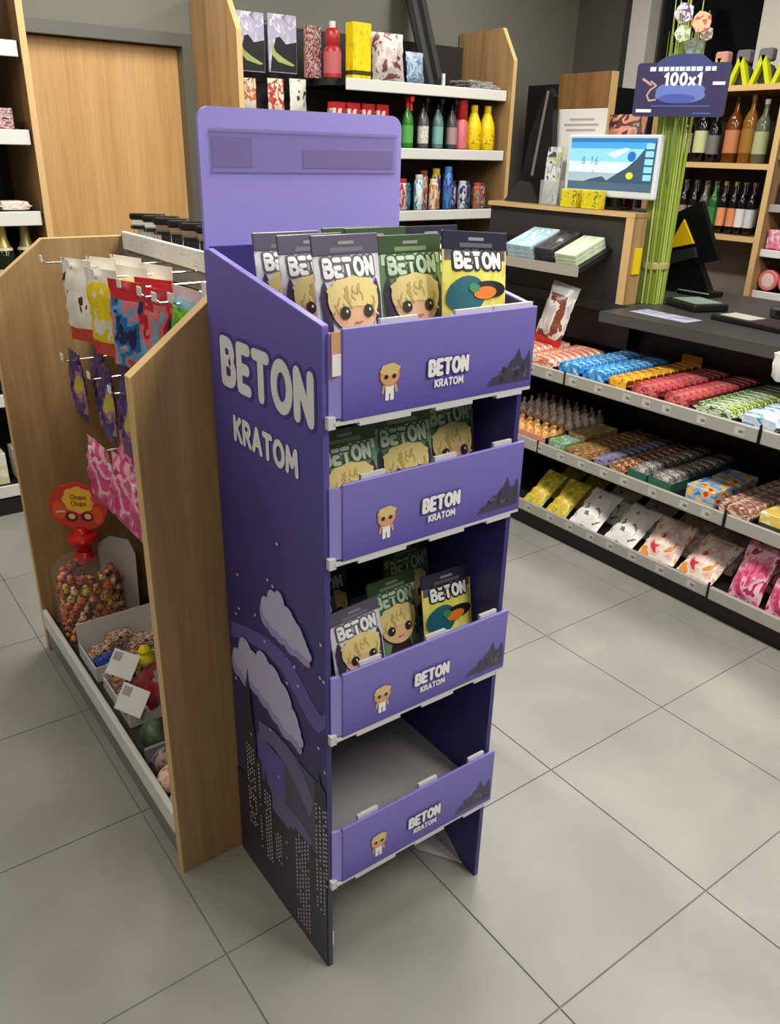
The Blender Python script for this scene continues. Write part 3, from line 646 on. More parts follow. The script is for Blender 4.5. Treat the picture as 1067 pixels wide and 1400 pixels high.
def hang(name, me, y, z, x, label, group, cat='bag', rz=0.0, s=1.0, H=0.18):
    o = single(name, me, label, cat, group); put(o, (x, y, z-H*s), FACE_L+rz, RND.uniform(-0.05, 0.03), RND.uniform(-0.03, 0.03), s); return o
egg = blotch('wrapper_egg_white', [(232, 226, 214), (238, 232, 222), (70, 40, 30)], 4.2, 0.3, (1, 1, 1), 0.3, [(0.0, 0.19, (226, 52, 14))], 2, pos=[0.0, 0.45, 0.64])
egg2 = blotch('wrapper_egg_yellow', [(234, 226, 212), (240, 208, 20), (238, 216, 40)], 3.2, 0.3, (1, 1, 1), 0.2, [(0.0, 0.19, (226, 52, 14)), (0.86, 1.0, (232, 226, 214))], 2, pos=[0.0, 0.47, 0.6])
gum = blotch('wrapper_gummy_blue', [(36, 40, 90), (40, 110, 176), (110, 170, 214), (232, 130, 140), (208, 44, 50)], 2.4, 0.25, (1, 1, 1), 0.3, [(0.80, 1.0, (200, 40, 52))], 2)
gumg = blotch('wrapper_gummy_green', [(96, 180, 30), (130, 204, 50), (60, 150, 40)], 2.4, 0.25, (1, 1, 1), 0.3, [(0.78, 0.88, (150, 214, 224)), (0.88, 1.0, (232, 196, 204))], 2)
gumr = blotch('wrapper_gummy_red', [(52, 40, 84), (190, 36, 50), (224, 120, 128), (120, 180, 214)], 2.4, 0.25, (1, 1, 1), 0.3, [(0.84, 1.0, (198, 44, 60))], 2)
purp = blotch('wrapper_chocolate_purple', [(62, 40, 96), (84, 56, 120), (168, 120, 140), (196, 180, 70)], 2.6, 0.25, (1, 1, 1), 0.3, [(0.84, 1.0, (58, 38, 92)), (0.0, 0.12, (58, 38, 92))], 2, pos=[0.0, 0.42, 0.56, 0.64])
pink = blotch('wrapper_marshmallow_pink', [(204, 44, 110), (226, 96, 150), (240, 180, 196), (216, 70, 130)], 3, 0.3, (1, 1, 1), 0.4)
bg = 'bags hanging on the gondola hooks'
me_egg = bag_mesh('candy_bag', 0.115, 0.185, 0.045, egg, 0.003, 1); me_egg2 = bag_mesh('candy_bag', 0.11, 0.185, 0.045, egg2, 0.003, 2)
for i in range(3): hang('candy_bag', me_egg, 0.955+0.004*i, 1.206, -0.765+0.06*i, 'white candy bag with red foot, %s on the end hook' % ('foremost', 'second', 'innermost')[i], bg, rz=0.30, s=1.05)
for i in range(3): hang('candy_bag', me_egg2, 0.775+0.004*i, 1.206, -0.765+0.06*i, 'white candy bag with yellow figure and red foot, %s on its hook' % ('foremost', 'second', 'innermost')[i], bg, rz=0.30, s=1.05)
me_gum = bag_mesh('gummy_bag', 0.115, 0.18, 0.04, gum, 0.004, 3); me_gumr = bag_mesh('gummy_bag', 0.11, 0.18, 0.04, gumr, 0.004, 4); me_gumg = bag_mesh('gummy_bag', 0.125, 0.16, 0.04, gumg, 0.004, 5)
for i in range(2): hang('gummy_bag', me_gum, 0.614, 1.206, -0.772+0.062*i, 'blue and red gummy bag, %s on its hook' % ('foremost', 'second')[i], bg, rz=0.35)
for i in range(2): hang('gummy_bag', me_gumr, 0.500, 1.206, -0.762+0.058*i, 'red gummy bag with blue print, %s on its hook' % ('foremost', 'second')[i], bg, rz=0.2)
for i in range(2): hang('gummy_bag', me_gumr, 0.425, 1.206, -0.635+0.058*i, 'red gummy bag beside the lime green bags, %s one' % ('front', 'rear')[i], bg)
for i in range(2): hang('gummy_bag', me_gumg, 0.342, 1.228, -0.757+0.058*i, 'lime green gummy bag with pale header, %s on its hook' % ('foremost', 'second')[i], bg, H=0.16)
me_purp = bag_mesh('chocolate_bag', 0.095, 0.185, 0.03, purp, 0.003, 6)
for i, (yy, zz) in enumerate(((1.12, 0.958), (0.90, 0.958), (0.75, 0.955))):
    hang('chocolate_bag', me_purp, yy, zz, -0.755, ('purple chocolate bag hanging nearest the far end panel', 'purple chocolate bag second from the far end panel', 'purple chocolate bag third from the far end panel')[i], bg)
    hang('chocolate_bag', me_purp, yy, zz, -0.70, ('purple chocolate bag behind the one nearest the far end panel', 'purple chocolate bag behind the second from the far end panel', 'purple chocolate bag behind the third from the far end panel')[i], bg)
me_pink = bag_mesh('marshmallow_bag', 0.14, 0.185, 0.05, pink, 0.005, 7)
for i, yy in enumerate((0.985, 0.83, 0.67)):
    hang('marshmallow_bag', me_pink, yy, 0.748, -0.762, ('pink marshmallow bag nearest the lollipop display', 'pink marshmallow bag second from the lollipop display', 'pink marshmallow bag third from the lollipop display')[i], bg)
    hang('marshmallow_bag', me_pink, yy-0.01, 0.748, -0.686, ('pink marshmallow bag behind the one nearest the lollipop display', 'pink marshmallow bag behind the second from the lollipop display', 'pink marshmallow bag behind the third from the lollipop display')[i], bg)
# black header packs standing on the gondola top
for i in range(6):
    yy = 1.215-0.085*i; t = lthing('accessory_pack', 'black headed accessory pack with white card, %s along the gondola top from the far end' % ('first', 'second', 'third', 'fourth', 'fifth', 'sixth')[i], 'accessory', 'black packs on the gondola top')
    part('card', carton_mesh('card', 0.062, 0.010, 0.060, M_PAPER if i < 2 else M_BLACKG), t)
    part('black_tray', MB().rbox(-0.045, 0.045, -0.018, 0.018, 0.052, 0.062, 0.003).mesh('black_tray', M_BLACKG), t)
    part('black_header', MB().rbox(-0.048, 0.048, -0.014, 0.014, 0.076, 0.092, 0.004).mesh('black_header', M_BLACKG), t)
    part('white_strip', MB().rbox(-0.042, 0.042, -0.010, 0.010, 0.062, 0.076, 0.001).mesh('white_strip', M_PAPER if i < 2 else mat('tan_strip', (150, 124, 96), 0.5)), t)
    part('hanger_wire', MB().tube([(-0.036, -0.02, 0.0), (-0.036, -0.02, 0.062), (0.036, -0.02, 0.062), (0.036, -0.02, 0.0)], 0.0022, 6).mesh('hanger_wire', M_CHROME), t)
    put(t, (-0.488+0.004*(i % 2), yy, 1.1962), -0.75+0.1*(i % 2))

# --- lollipop display in the base tray
LC = Vector((-0.790, 1.163, 0.093))
ls = thing('lollipop_display', LC, 'red lollipop display with round topper sign and clear bag full of lollipops', 'display')
def at_l(x, y, z): return (LC.x+x, LC.y+y, LC.z+z)
sw = MB(); sn = 40
# topper: scalloped red disc facing the aisle, slightly turned
ang = math.radians(-38); ca, sa = math.cos(ang), math.sin(ang)
def disc(cx, cz, r, t0, t1, lob, amp):
    mb = MB(); v = []
    for tt in (t0, t1):
        for k in range(48):
            a = 2*PI*k/48; rr = r*(1+amp*math.cos(lob*a)); x = cx+rr*1.05*math.cos(a); z = cz+rr*0.92*math.sin(a)
            v.append(at_l(x*ca-tt*sa, x*sa+tt*ca, z))
    mb.add(v, [tuple(range(48)), tuple(48+k for k in range(48))] + [(k, (k+1) % 48, 48+(k+1) % 48, 48+k) for k in range(48)]); return mb
tp = disc(0.0, 0.415, 0.080, -0.004, 0.004, 8, 0.018).build('topper_sign', [mat('topper_red', (206, 44, 22), 0.3)], ls)
TL = Print(lambda u, v, d: at_l(u*ca-(-0.004-d)*sa, u*sa+(-0.004-d)*ca, v))
TL.ell(-0.055, 0.405, 0.020, 0.028, 3, 1); TL.ell(0.052, 0.392, 0.018, 0.026, 3, 1)
TL.up(); TL.ell(0.004, 0.438, 0.046, 0.040, 2, 1, 40, 0, lambda a: 1+0.06*math.cos(8*a)); TL.up(); TL.ell(0.004, 0.438, 0.038, 0.033, 0, 1, 40, 0, lambda a: 1+0.06*math.cos(8*a))
TL.up(); TL.text('Chupa', 0.004, 0.441, 0.013, 0.0028, 1, 0.25, True); TL.text('Chups', 0.004, 0.421, 0.013, 0.0028, 1, 0.25, True)
for (u, v) in ((-0.022, 0.385), (0.024, 0.386)): TL.ell(u, v, 0.018, 0.015, 4, 1, 16)
TL.up(); TL.ell(-0.02, 0.387, 0.010, 0.009, 5, 1, 14); TL.ell(0.026, 0.388, 0.010, 0.009, 5, 1, 14); TL.ell(0.056, 0.442, 0.016, 0.012, 6, 1, 14)
TL.stroke([(-0.062, 0.400), (-0.04, 0.402)], 0.007, 7)
TL.build('topper_print', [mat('ink_yellow', (244, 190, 20), 0.35), mat('ink_brown', (140, 60, 20), 0.4), mat('ink_pale_orange', (246, 176, 80), 0.4), mat('ink_orange_red', (228, 84, 20), 0.4), mat('ink_maroon', (78, 22, 26), 0.4), mat('ink_peach', (250, 190, 120), 0.4), mat('ink_magenta', (214, 60, 110), 0.4), mat('ink_pale', (220, 190, 190), 0.4)], tp)
MB().lathe([(0.016, 0.275), (0.02, 0.29), (0.030, 0.298), (0.040, 0.306), (0.044, 0.318), (0.040, 0.326), (0.024, 0.332), (0.020, 0.345), (0.014, 0.350)], LC, 20).build('red_cap', M_RED, ls, None, True)
MB().lathe([(0.026, 0.245), (0.03, 0.262), (0.022, 0.277)], LC, 16).build('cap_neck', M_RED, ls, None, True)
bagm = clear('clear_bag_film', (230, 225, 225), 0.07, 0.1)
MB().lathe([(0.098, 0.0), (0.100, 0.04), (0.100, 0.226), (0.086, 0.244), (0.046, 0.252), (0.026, 0.262)], LC, 24, 0, lambda a, z: 1+0.015*math.sin(6*a)*(z/0.26)).build('clear_bag', bagm, ls, None, True)
MB().prism([(-0.06, 0.03), (0.075, 0.03), (0.085, 0.26), (0.06, 0.30), (0.01, 0.31), (-0.06, 0.26)], 'x', LC.x+0.098, LC.x+0.102).build('card_back', M_PAPER, ls) if False else None
cb = MB(); cpoly = [(0.02, 0.0), (0.125, 0.0), (0.132, 0.24), (0.115, 0.285), (0.06, 0.295), (0.02, 0.27)]
cv = []
for tt in (0.100, 0.104):
    for (x, z) in cpoly: cv.append(at_l(x*ca-tt*sa-0.03, x*sa+tt*ca-0.03, z))
cb.add(cv, [tuple(range(6)), tuple(range(6, 12))] + [(k, (k+1) % 6, 6+(k+1) % 6, 6+k) for k in range(6)]).build('card_back', mat('display_card_grey', (196, 186, 180), 0.6), ls)
lolm = []
for k, c in enumerate(([(60, 20, 16), (210, 84, 40), (244, 190, 120)], [(40, 24, 30), (200, 90, 40), (240, 170, 70)], [(50, 24, 24), (226, 140, 80), (244, 206, 170)], [(60, 56, 24), (226, 180, 50), (90, 60, 40)], [(70, 30, 40), (220, 100, 80), (246, 190, 170)])):
    lolm.append(MB().lathe([(0.001, 0.0), (0.008, 0.002), (0.0125, 0.008), (0.013, 0.013), (0.010, 0.020), (0.005, 0.024), (0.007, 0.030), (0.002, 0.031)], (0, 0, -0.013), 9).mesh('lollipop', blotch('lollipop_wrap_%d' % k, c, 1.3, 0.25, (1, 1, 1), 0.1), (0, 0, 0), True))
rl = random.Random(11)
for layer in range(8):
    zc = 0.0155+layer*0.0280-(0.004 if layer == 7 else 0); rr = 0.081 if layer < 7 else 0.064; nn = int(2*PI*rr/0.0300)
    for k in range(nn):
        a = 2*PI*(k+0.5*(layer % 2))/nn
        if -0.2 < a < 1.3: continue                                   # the side turned to the back panel
        o = single('lollipop', rl.choice(lolm), 'wrapped lollipop inside the clear bag of the red display', 'lollipop', 'lollipops in the clear bag')
        put(o, (LC.x+rr*math.cos(a), LC.y+rr*math.sin(a), LC.z+zc), rl.uniform(0, 6), rl.uniform(-0.45, 0.45), rl.uniform(-0.45, 0.45), rl.uniform(0.98, 1.06))
# --- open boxes and loose goods in the base tray
def open_box(x0, x1, y0, y1, z0, h, label, backh=None):
    t = thing('open_carton', ((x0+x1)/2, (y0+y1)/2, z0), label, 'carton', 'open cartons in the gondola base')
    MB().box(x0, x1, y0, y1, z0, z0+0.003).build('bottom', M_PAPER, t)
    MB().box(x0, x1, y0, y0+0.003, z0+0.003, z0+h*0.55).build('front_wall', M_PAPER, t); MB().box(x0, x1, y1-0.003, y1, z0+0.003, z0+(backh or h)).build('back_wall', M_PAPER, t)
    MB().box(x0, x0+0.003, y0+0.003, y1-0.003, z0+0.003, z0+h*0.5).build('side_wall', M_PAPER, t); MB().box(x1-0.003, x1, y0+0.003, y1-0.003, z0+0.003, z0+h).build('side_wall', M_PAPER, t)
    return t
D0 = 0.093
open_box(-0.872, -0.60, 0.895, 1.055, D0, 0.085, 'open white carton of small packs in front of the lollipop display', 0.105)
open_box(-0.865, -0.60, 0.655, 0.865, D0, 0.075, 'low white carton holding the red net bag in the gondola base', 0.044)
blu = blotch('wrapper_navy', [(24, 50, 130), (40, 74, 160), (220, 224, 232)], 4, 0.3, pos=[0.0, 0.5, 0.68]); mixw = blotch('wrapper_mixed', [(200, 60, 50), (226, 214, 200), (60, 40, 50), (220, 160, 60)], 5, 0.3)
me_blu = carton_mesh('blue_box', 0.085, 0.05, 0.04, blu)
o = single('small_box', me_blu, 'navy blue small box lying at the aisle edge of the white carton', 'box'); put(o, (-0.819, 0.935, D0+0.0035), 0.06)
me_mx = pillow_mesh('snack_pack', 0.085, 0.045, 0.028, mixw)
for i, (x, y, z, r) in enumerate(((-0.815, 1.018, 0.0032, 0.1), (-0.722, 1.018, 0.0032, -0.1), (-0.722, 0.955, 0.0032, 0.12), (-0.765, 1.018, 0.0310, 0.08), (-0.640, 0.985, 0.0032, 1.45), (-0.705, 0.962, 0.0310, -0.12))):
    o = single('snack_pack', me_mx, 'small mixed red and cream snack pack inside the white carton', 'snack', 'snack packs in the white carton'); put(o, (x, y, D0+z), r)
netm = blotch('red_wrapped_bag', [(112, 18, 24), (140, 30, 34), (90, 16, 24), (180, 90, 80)], 2.4, 0.35, pos=[0.0, 0.45, 0.56, 0.66])
o = single('red_net_bag', bag_mesh('red_net_bag', 0.15, 0.20, 0.075, netm, 0.006, 9), 'dark red filled bag lying in the gondola base beside the price card', 'bag'); put(o, (-0.815, 0.715, 0.136), FACE_L, -1.15, 0.0)
o = single('yellow_chick_toy', MB().lathe([(0.003, 0.0), (0.019, 0.004), (0.026, 0.018), (0.022, 0.032), (0.016, 0.038), (0.018, 0.048), (0.012, 0.058), (0.003, 0.062)], (0, 0, 0), 14).mesh('yellow_chick_toy', mat('yellow_plush', (240, 220, 40), 0.6), (0, 0, 0), True), 'small yellow round candy figure beside the red bag in the gondola base', 'candy figure'); put(o, (-0.752, 0.836, D0+0.0480))
o = single('biscuit_box', carton_mesh('biscuit_box', 0.118, 0.046, 0.045, mixw), 'small mixed print box under the yellow figure in the low carton', 'box'); put(o, (-0.792, 0.836, D0+0.0032))
cardme = MB().rbox(-0.045, 0.045, -0.0012, 0.0012, 0, 0.07, 0.0008).mesh('price_card', M_PAPER)
def price_card(x, y, z, rz, rx, label):
    t = lthing('price_card', label, 'price card', 'cards standing in the gondola base'); part('card', cardme, t)
    Pp = Print(lambda u, v, d: (u, -0.0012-d, v)); Pp.rect(-0.038, -0.010, 0.040, 0.064, 0)
    part('card_print', Pp.mb.mesh('card_print', mat('ink_grey', (168, 162, 160), 0.5)), t); put(t, (x, y, z), rz, rx)
price_card(-0.836, 0.824, D0+0.0470, FACE_L+0.5, -0.75, 'white price card leaning beside the yellow figure')
price_card(-0.868, 0.665, D0+0.0415, FACE_L+0.45, -0.7, 'white price card leaning before the dark red bag')
grm = blotch('green_wrap', [(56, 72, 48), (70, 88, 60), (92, 110, 76)], 3, 0.4)
sph = lambda r, nm, m_, sq=0.9: MB().lathe([(r*math.sin(a)+0.0005, r*sq*(1-math.cos(a))) for a in [PI*k/10 for k in range(11)]], (0, 0, 0), 16).mesh(nm, m_, (0, 0, 0), True)
o = single('green_wrapped_ball', sph(0.040, 'green_wrapped_ball', grm), 'dark green wrapped ball below the dark red bag', 'candy'); put(o, (-0.835, 0.555, D0+0.0))
pm = [blotch('peach_wrap', [(232, 176, 150), (240, 208, 186), (214, 120, 80)], 3, 0.4), blotch('cream_wrap', [(236, 224, 196), (226, 150, 90), (240, 232, 220)], 3, 0.4), blotch('brown_wrap', [(110, 84, 70), (160, 140, 130), (70, 56, 50)], 3, 0.4)]
for i, (x, y, r, k) in enumerate(((-0.862, 0.385, 0.034, 0), (-0.80, 0.34, 0.032, 1), (-0.864, 0.311, 0.032, 1), (-0.795, 0.408, 0.032, 0), (-0.85, 0.456, 0.031, 2), (-0.782, 0.473, 0.031, 2), (-0.734, 0.364, 0.032, 0), (-0.814, 0.282, 0.021, 1))):
    o = single('wrapped_egg', sph(r, 'wrapped_egg', pm[k], 1.0), ('peach wrapped round candy at the near end of the gondola base', 'cream wrapped round candy at the near end of the gondola base', 'brown wrapped round candy beside the green ball')[k], 'candy', ('peach round candies', 'cream round candies', 'brown round candies')[k]); put(o, (x, y, D0))
o = single('scroll_tray', MB().box(-0.12, 0.12, -0.004, 0.004, 0, 0.04).mesh('scroll_tray', clear('tray_plastic', (200, 200, 200), 0.5)), 'clear plastic divider between green ball and round candies', 'divider'); put(o, (-0.76, 0.51, D0))

# ================================================================== WALL SHELF beside the door
LY = 2.42
wl = thing('wall_shelf', (-1.1, 2.65, 0), 'black wall shelf with white price edges and oak end panel beside the oak door', 'shelf')
lp = MB().prism([(LY-0.01, 0), (WY-0.014, 0), (WY-0.014, 2.15), (LY+0.09, 2.15), (LY-0.01, 2.05)], 'x', -0.452, -0.428).build('end_panel', M_OAK2, wl)
MB().box(-0.452, -0.428, LY-0.0115, LY-0.0102, 0, 2.05).build('edge_band', M_EDGE, lp)
MB().box(-1.75, -0.453, WY-0.045, WY-0.014, 0, 2.1).build('back_panel', M_BLACK, wl)
MB().box(-1.75, -0.455, LY+0.01, LY+0.03, 0, 0.072).build('kick', M_BLACK, wl)
LSH = [1.79, 1.50, 1.215, 0.87, 0.52, 0.131]
LDEP = [0.30, 0.30, 0.34, 0.38, 0.38, 0.42]
for z, dp in zip(LSH, LDEP):
    y0 = LY + 0.005
    s_ = MB().box(-1.74, -0.458, y0+0.008, WY-0.046, z-0.03, z).build('shelf_board', M_BLACK, wl)
    MB().rbox(-1.74, -0.460, y0, y0+0.008, z-0.052, z, 0.002).build('shelf_edge', M_WHITE, s_)
def bottle_parts(t, prof, gm, lab=None, labm=None, cap=None, capm=None, n=16):
    part('glass', MB().lathe(prof, (0, 0, 0), n).mesh('glass', gm, (0, 0, 0), True), t)
    if lab:
        r, a, b = lab; part('label', MB().lathe([(r, a), (r, b)], (0, 0, 0), n).mesh('label', labm, (0, 0, 0), True), t)
    if cap:
        r, a, b = cap; part('cap', MB().lathe([(r, a), (r*1.05, a+0.002), (r*1.05, b-0.002), (r*0.8, b)], (0, 0, 0), n).mesh('cap', capm, (0, 0, 0), True), t)
WINE = lambda h, r: [(r*0.9, 0.0), (r, 0.004), (r, h*0.58), (r*0.85, h*0.66), (r*0.42, h*0.76), (r*0.37, h*0.82), (r*0.36, h*0.97), (r*0.42, h*0.975), (r*0.42, h), (r*0.2, h)]
G_DARK = mat('dark_green_glass', (22, 30, 20), 0.12); G_BLK = mat('black_glass', (14, 13, 14), 0.12); G_AMB = mat('amber_glass', (96, 48, 12), 0.12); G_GOLD = mat('golden_liquor', (128, 82, 18), 0.12)
G_CLR = mat('pale_glass', (92, 94, 80), 0.12); G_GREEN = mat('green_glass', (40, 92, 36), 0.15); FOIL = mat('gold_foil', (206, 178, 104), 0.3, 0.6); L_CREAM = mat('cream_label', (222, 214, 184), 0.6); L_WHITE = blotch('white_label', [(226, 222, 214), (200, 194, 188), (90, 80, 80)], 6, 0.6, pos=[0.0, 0.5, 0.68])
FOILG = mat('olive_foil', (150, 142, 96), 0.35, 0.5)
for i, (x, fm) in enumerate(((-0.60, FOIL), (-0.515, FOILG), (-0.70, FOIL), (-0.80, FOIL))):
    t = lthing('sparkling_wine_bottle', ('sparkling wine bottle with gold foil neck, second from the oak end panel', 'sparkling wine bottle with olive foil neck beside the oak end panel', 'sparkling wine bottle with gold foil neck, third from the oak end panel', 'sparkling wine bottle with gold foil neck, fourth from the oak end panel')[i], 'bottle', 'sparkling wine on the wall shelf')
    bottle_parts(t, WINE(0.30, 0.042), G_DARK, (0.0425, 0.05, 0.13), L_CREAM)
    part('foil_neck', MB().lathe([(0.030, 0.205), (0.024, 0.222), (0.019, 0.24), (0.0175, 0.29), (0.02, 0.295), (0.019, 0.304), (0.006, 0.306)], (0, 0, 0), 16).mesh('foil_neck', fm, (0, 0, 0), True), t)
    part('foil_collar', MB().lathe([(0.034, 0.196), (0.036, 0.20), (0.030, 0.21)], (0, 0, 0), 12).mesh('foil_collar', L_CREAM, (0, 0, 0), True), t)
    put(t, (x, LY+0.08, 0.8705))
for i, x in enumerate((-0.68, -0.79, -0.90)):
    t = lthing('dark_bottle', 'black spirits bottle, %s from the gondola on the wall shelf' % ('first', 'second', 'third')[i], 'bottle', 'black bottles on the wall shelf'); bottle_parts(t, WINE(0.27, 0.045), G_BLK, (0.0455, 0.06, 0.11), mat('dark_label', (60, 58, 56), 0.5)); put(t, (x, LY+0.07, 0.5205))
crm = blotch('cream_carton_print', [(222, 216, 176), (214, 208, 170), (236, 232, 214)], 3, 0.6, bands=[(0.62, 1.0, (228, 226, 218))])
for i, (x, w) in enumerate(((-0.80, 0.13), (-0.655, 0.09), (-0.95, 0.13), (-0.545, 0.09))):
    o = single('cream_carton', carton_mesh('cream_carton', w, 0.12, 0.135, crm), 'cream and white carton on the lowest wall shelf, %s from the gondola' % ('second', 'first', 'third', 'hidden one nearest')[i], 'carton', 'cream cartons on the wall shelf'); put(o, (x, LY+0.09, 0.1315))
fl_ = blotch('pastry_print', [(236, 230, 222), (226, 200, 180), (200, 60, 50)], 6, 0.5, pos=[0.0, 0.5, 0.66])
for i in range(4):
    o = single('flat_pack', pillow_mesh('flat_pack', 0.12, 0.09, 0.035, fl_), 'flat white and red pack on wall shelf, %s from the end panel' % ('first', 'second', 'third', 'fourth')[i], 'pack', 'flat packs on the wall shelf'); put(o, (-0.545-0.135*i, LY+0.07, 1.2155), RND.uniform(-0.1, 0.1))
pbx = blotch('patterned_box_print', [(70, 50, 60), (214, 190, 190), (150, 70, 80), (232, 224, 220)], 9, 0.45)
o = single('patterned_box', carton_mesh('patterned_box', 0.16, 0.10, 0.07, pbx), 'low box with pink and brown pattern on the upper wall shelf', 'box'); put(o, (-0.585, LY+0.075, 1.5005))
o = single('white_green_box', carton_mesh('white_green_box', 0.06, 0.07, 0.15, blotch('white_green_print', [(226, 228, 224), (140, 180, 130)], 3, 0.45)), 'tall white box behind the patterned box on wall shelf', 'box'); put(o, (-0.70, LY+0.12, 1.5005))
mbg = blotch('maroon_bag_print', [(96, 22, 50), (130, 36, 70), (60, 16, 40)], 5, 0.35)
for i in range(2):
    o = single('maroon_bag', bag_mesh('maroon_bag', 0.15, 0.24, 0.07, mbg, 0.004, 21+i), 'maroon bag on the top wall shelf, %s' % ('beside the oak end panel', 'one bag away from the oak end panel')[i], 'bag', 'maroon bags on the wall shelf'); put(o, (-0.585-0.17*i, LY+0.09, 1.7905))

# ================================================================== BACK SHELF UNIT
BY = 2.44
bu = thing('back_shelf_unit', (1.22, 2.67, 0), 'dark back-wall shelf unit between oak side panels with white edged shelves', 'shelf')
bpoly = [(BY, 0), (WY-0.014, 0), (WY-0.014, 2.06), (BY+0.10, 2.06), (BY, 1.905)]
for x0, x1 in ((0.418, 0.442), (2.005, 2.03)):
    e = MB().prism(bpoly, 'x', x0, x1).build('side_panel', M_OAK, bu)
    MB().prism([(BY-0.0012, 0), (BY, 0), (BY, 1.905), (BY+0.10, 2.06), (BY+0.10, 2.0615), (BY-0.0012, 1.906)], 'x', x0, x1).build('edge_band', M_EDGE, e)
MB().box(0.443, 2.004, WY-0.05, WY-0.015, 0, 1.99).build('pegboard', M_STEELD, bu)
MB().box(0.443, 2.004, BY+0.02, BY+0.04, 0, 0.09).build('kick', M_BLACK, bu)
for (x0, x1, z, yf) in ((0.985, 2.0, 1.765, BY+0.03), (0.445, 2.0, 1.475, BY+0.02), (0.445, 2.0, 1.182, BY+0.01), (0.445, 2.0, 0.85, BY), (0.445, 2.0, 0.5, BY), (0.445, 2.0, 0.14, BY)):
    s_ = MB().box(x0, x1, yf+0.012, WY-0.051, z-0.03, z).build('shelf_board', M_BLACK, bu)
    MB().rbox(x0, x1, yf, yf+0.012, z-0.05, z, 0.003).build('shelf_edge', M_WHITE, s_)
MB().box(0.925, 0.9845, 2.545, WY-0.051, 1.735, 1.765).build('shelf_board', M_BLACK, bu)
def back_hook(x, z, y_front):
    h = part('peg_hook', MB().tube([(0, 0, 0), (0, y_front-WY+0.05, 0), (0, y_front-WY+0.042, 0.008)], 0.003, 6).mesh('peg_hook', M_CHROME), bu); h.location = Vector((x, WY-0.05, z))-Vector(bu['base'])
def P0(px0, py0, px1, py1, Y): 
    a = HY(px0, py0, Y); b = HY(px1, py1, Y); return a, b
# hanging car-mat style packs: white head, black lower half with lime swoosh
for i, (px0, px1, py0, py1) in enumerate(((324, 361, 16, 98), (367, 405, 20, 100))):
    a = HY(px0, (py0+py1)/2, 2.68); b = HY(px1, (py0+py1)/2, 2.68); zt = HY((px0+px1)/2, py0, 2.68).z; zb = HY((px0+px1)/2, py1, 2.68).z
    t = lthing('hanging_pack', ('hanging black and white pack with lime stripe next to the oak side panel', 'hanging black and white pack with lime stripe, second from the oak side panel')[i], 'pack', 'black and white hanging packs'); w = b.x-a.x; h = zt-zb
    part('backing_card', MB().rbox(-w/2, w/2, -0.006, 0.006, 0, h, 0.002).mesh('backing_card', blotch('lilac_card', [(206, 200, 214), (180, 176, 206), (226, 222, 226)], 4, 0.4)), t)
    Pp = Print(lambda u, v, d: (u, -0.0065-d, v))
    Pp.poly([(-w*0.48, 0.004), (w*0.48, 0.004), (w*0.48, h*0.55), (w*0.1, h*0.5), (-w*0.1, h*0.62), (-w*0.25, h*0.60), (-w*0.40, h*0.3)], 0); Pp.up()
    Pp.poly([(-w*0.40, h*0.52), (-w*0.28, h*0.36), (0, h*0.26), (w*0.42, h*0.15), (w*0.3, h*0.13), (-w*0.2, h*0.19), (-w*0.40, h*0.3)], 1)
    part('pack_print', Pp.mb.mesh('pack_print', [mat('ink_black', (26, 28, 34)), mat('ink_lime_grey', (170, 178, 110), 0.4)]), t)
    put(t, ((a.x+b.x)/2, 2.68, zb)); back_hook((a.x+b.x)/2, zt-0.012, 2.66)
def shelf_item(name, me_f, px, py, Y, label, cat, group=None, rz=0.0):
    p = HY(px, py, Y); o = me_f(); tag(o, label, cat, group); put(o, (p.x, Y, p.z), rz); return o
def simple(nm, me): 
    ob = bpy.data.objects.new(nm, me); COL.objects.link(ob); return ob
# small packs below
for i, (px, w, c) in enumerate(((340, 0.085, [(232, 226, 210), (228, 120, 50), (240, 236, 226)]), (378, 0.085, [(226, 216, 190), (190, 60, 50), (236, 232, 220)]), (408, 0.09, [(230, 226, 214), (236, 232, 224), (60, 56, 54)]))):
    p = HY(px, 148, 2.66); o = single('hanging_pack', bag_mesh('hanging_pack', w, 0.145, 0.02, blotch('small_pack_%d' % i, c, 2.5, 0.4, pos=[0.0, 0.5, 0.62]), 0.002, 30+i), ('white small pack with orange spot hanging under the black packs', 'cream small pack with red mark hanging under the black packs', 'white small pack with dark line hanging beside the red boxes')[i], 'pack', 'small hanging packs'); put(o, (p.x, 2.66, p.z-0.022)); back_hook(p.x, p.z-0.022+0.138, 2.645)
o = single('red_blister', carton_mesh('red_blister', 0.085, 0.02, 0.215, blotch('red_blister_print', [(150, 40, 46), (196, 170, 166), (120, 36, 40), (214, 204, 196)], 5, 0.35, (1, 1, 2))), 'red and cream blister pack hanging beside the red bottle', 'pack'); p = HY(428, 106, 2.66); put(o, (p.x, 2.66, 1.7655)); back_hook(p.x, 1.7655+0.205, 2.64)
t = lthing('red_bottle', 'red pump bottle beside the yellow carton on top of back shelf', 'bottle'); bottle_parts(t, [(0.038, 0), (0.042, 0.004), (0.042, 0.12), (0.030, 0.135), (0.034, 0.14), (0.036, 0.19), (0.026, 0.205), (0.01, 0.21)], mat('red_soft_plastic', (176, 40, 46), 0.35), (0.0425, 0.02, 0.11), mat('rose_label', (190, 96, 104), 0.5), (0.014, 0.205, 0.235), M_PAPER); p = HY(455, 108, 2.60); put(t, (p.x, 2.60, 1.7655))
o = single('yellow_carton', carton_mesh('yellow_carton', 0.108, 0.06, 0.235, blotch('yellow_carton_print', [(244, 214, 10), (248, 222, 30), (226, 190, 10)], 5, 0.4, bands=[(0.08, 0.16, (70, 66, 30))])), 'tall bright yellow carton at the end of the top back shelf', 'carton'); p = HY(490, 104, 2.56); put(o, (p.x, 2.56, 1.7655), 0.08)
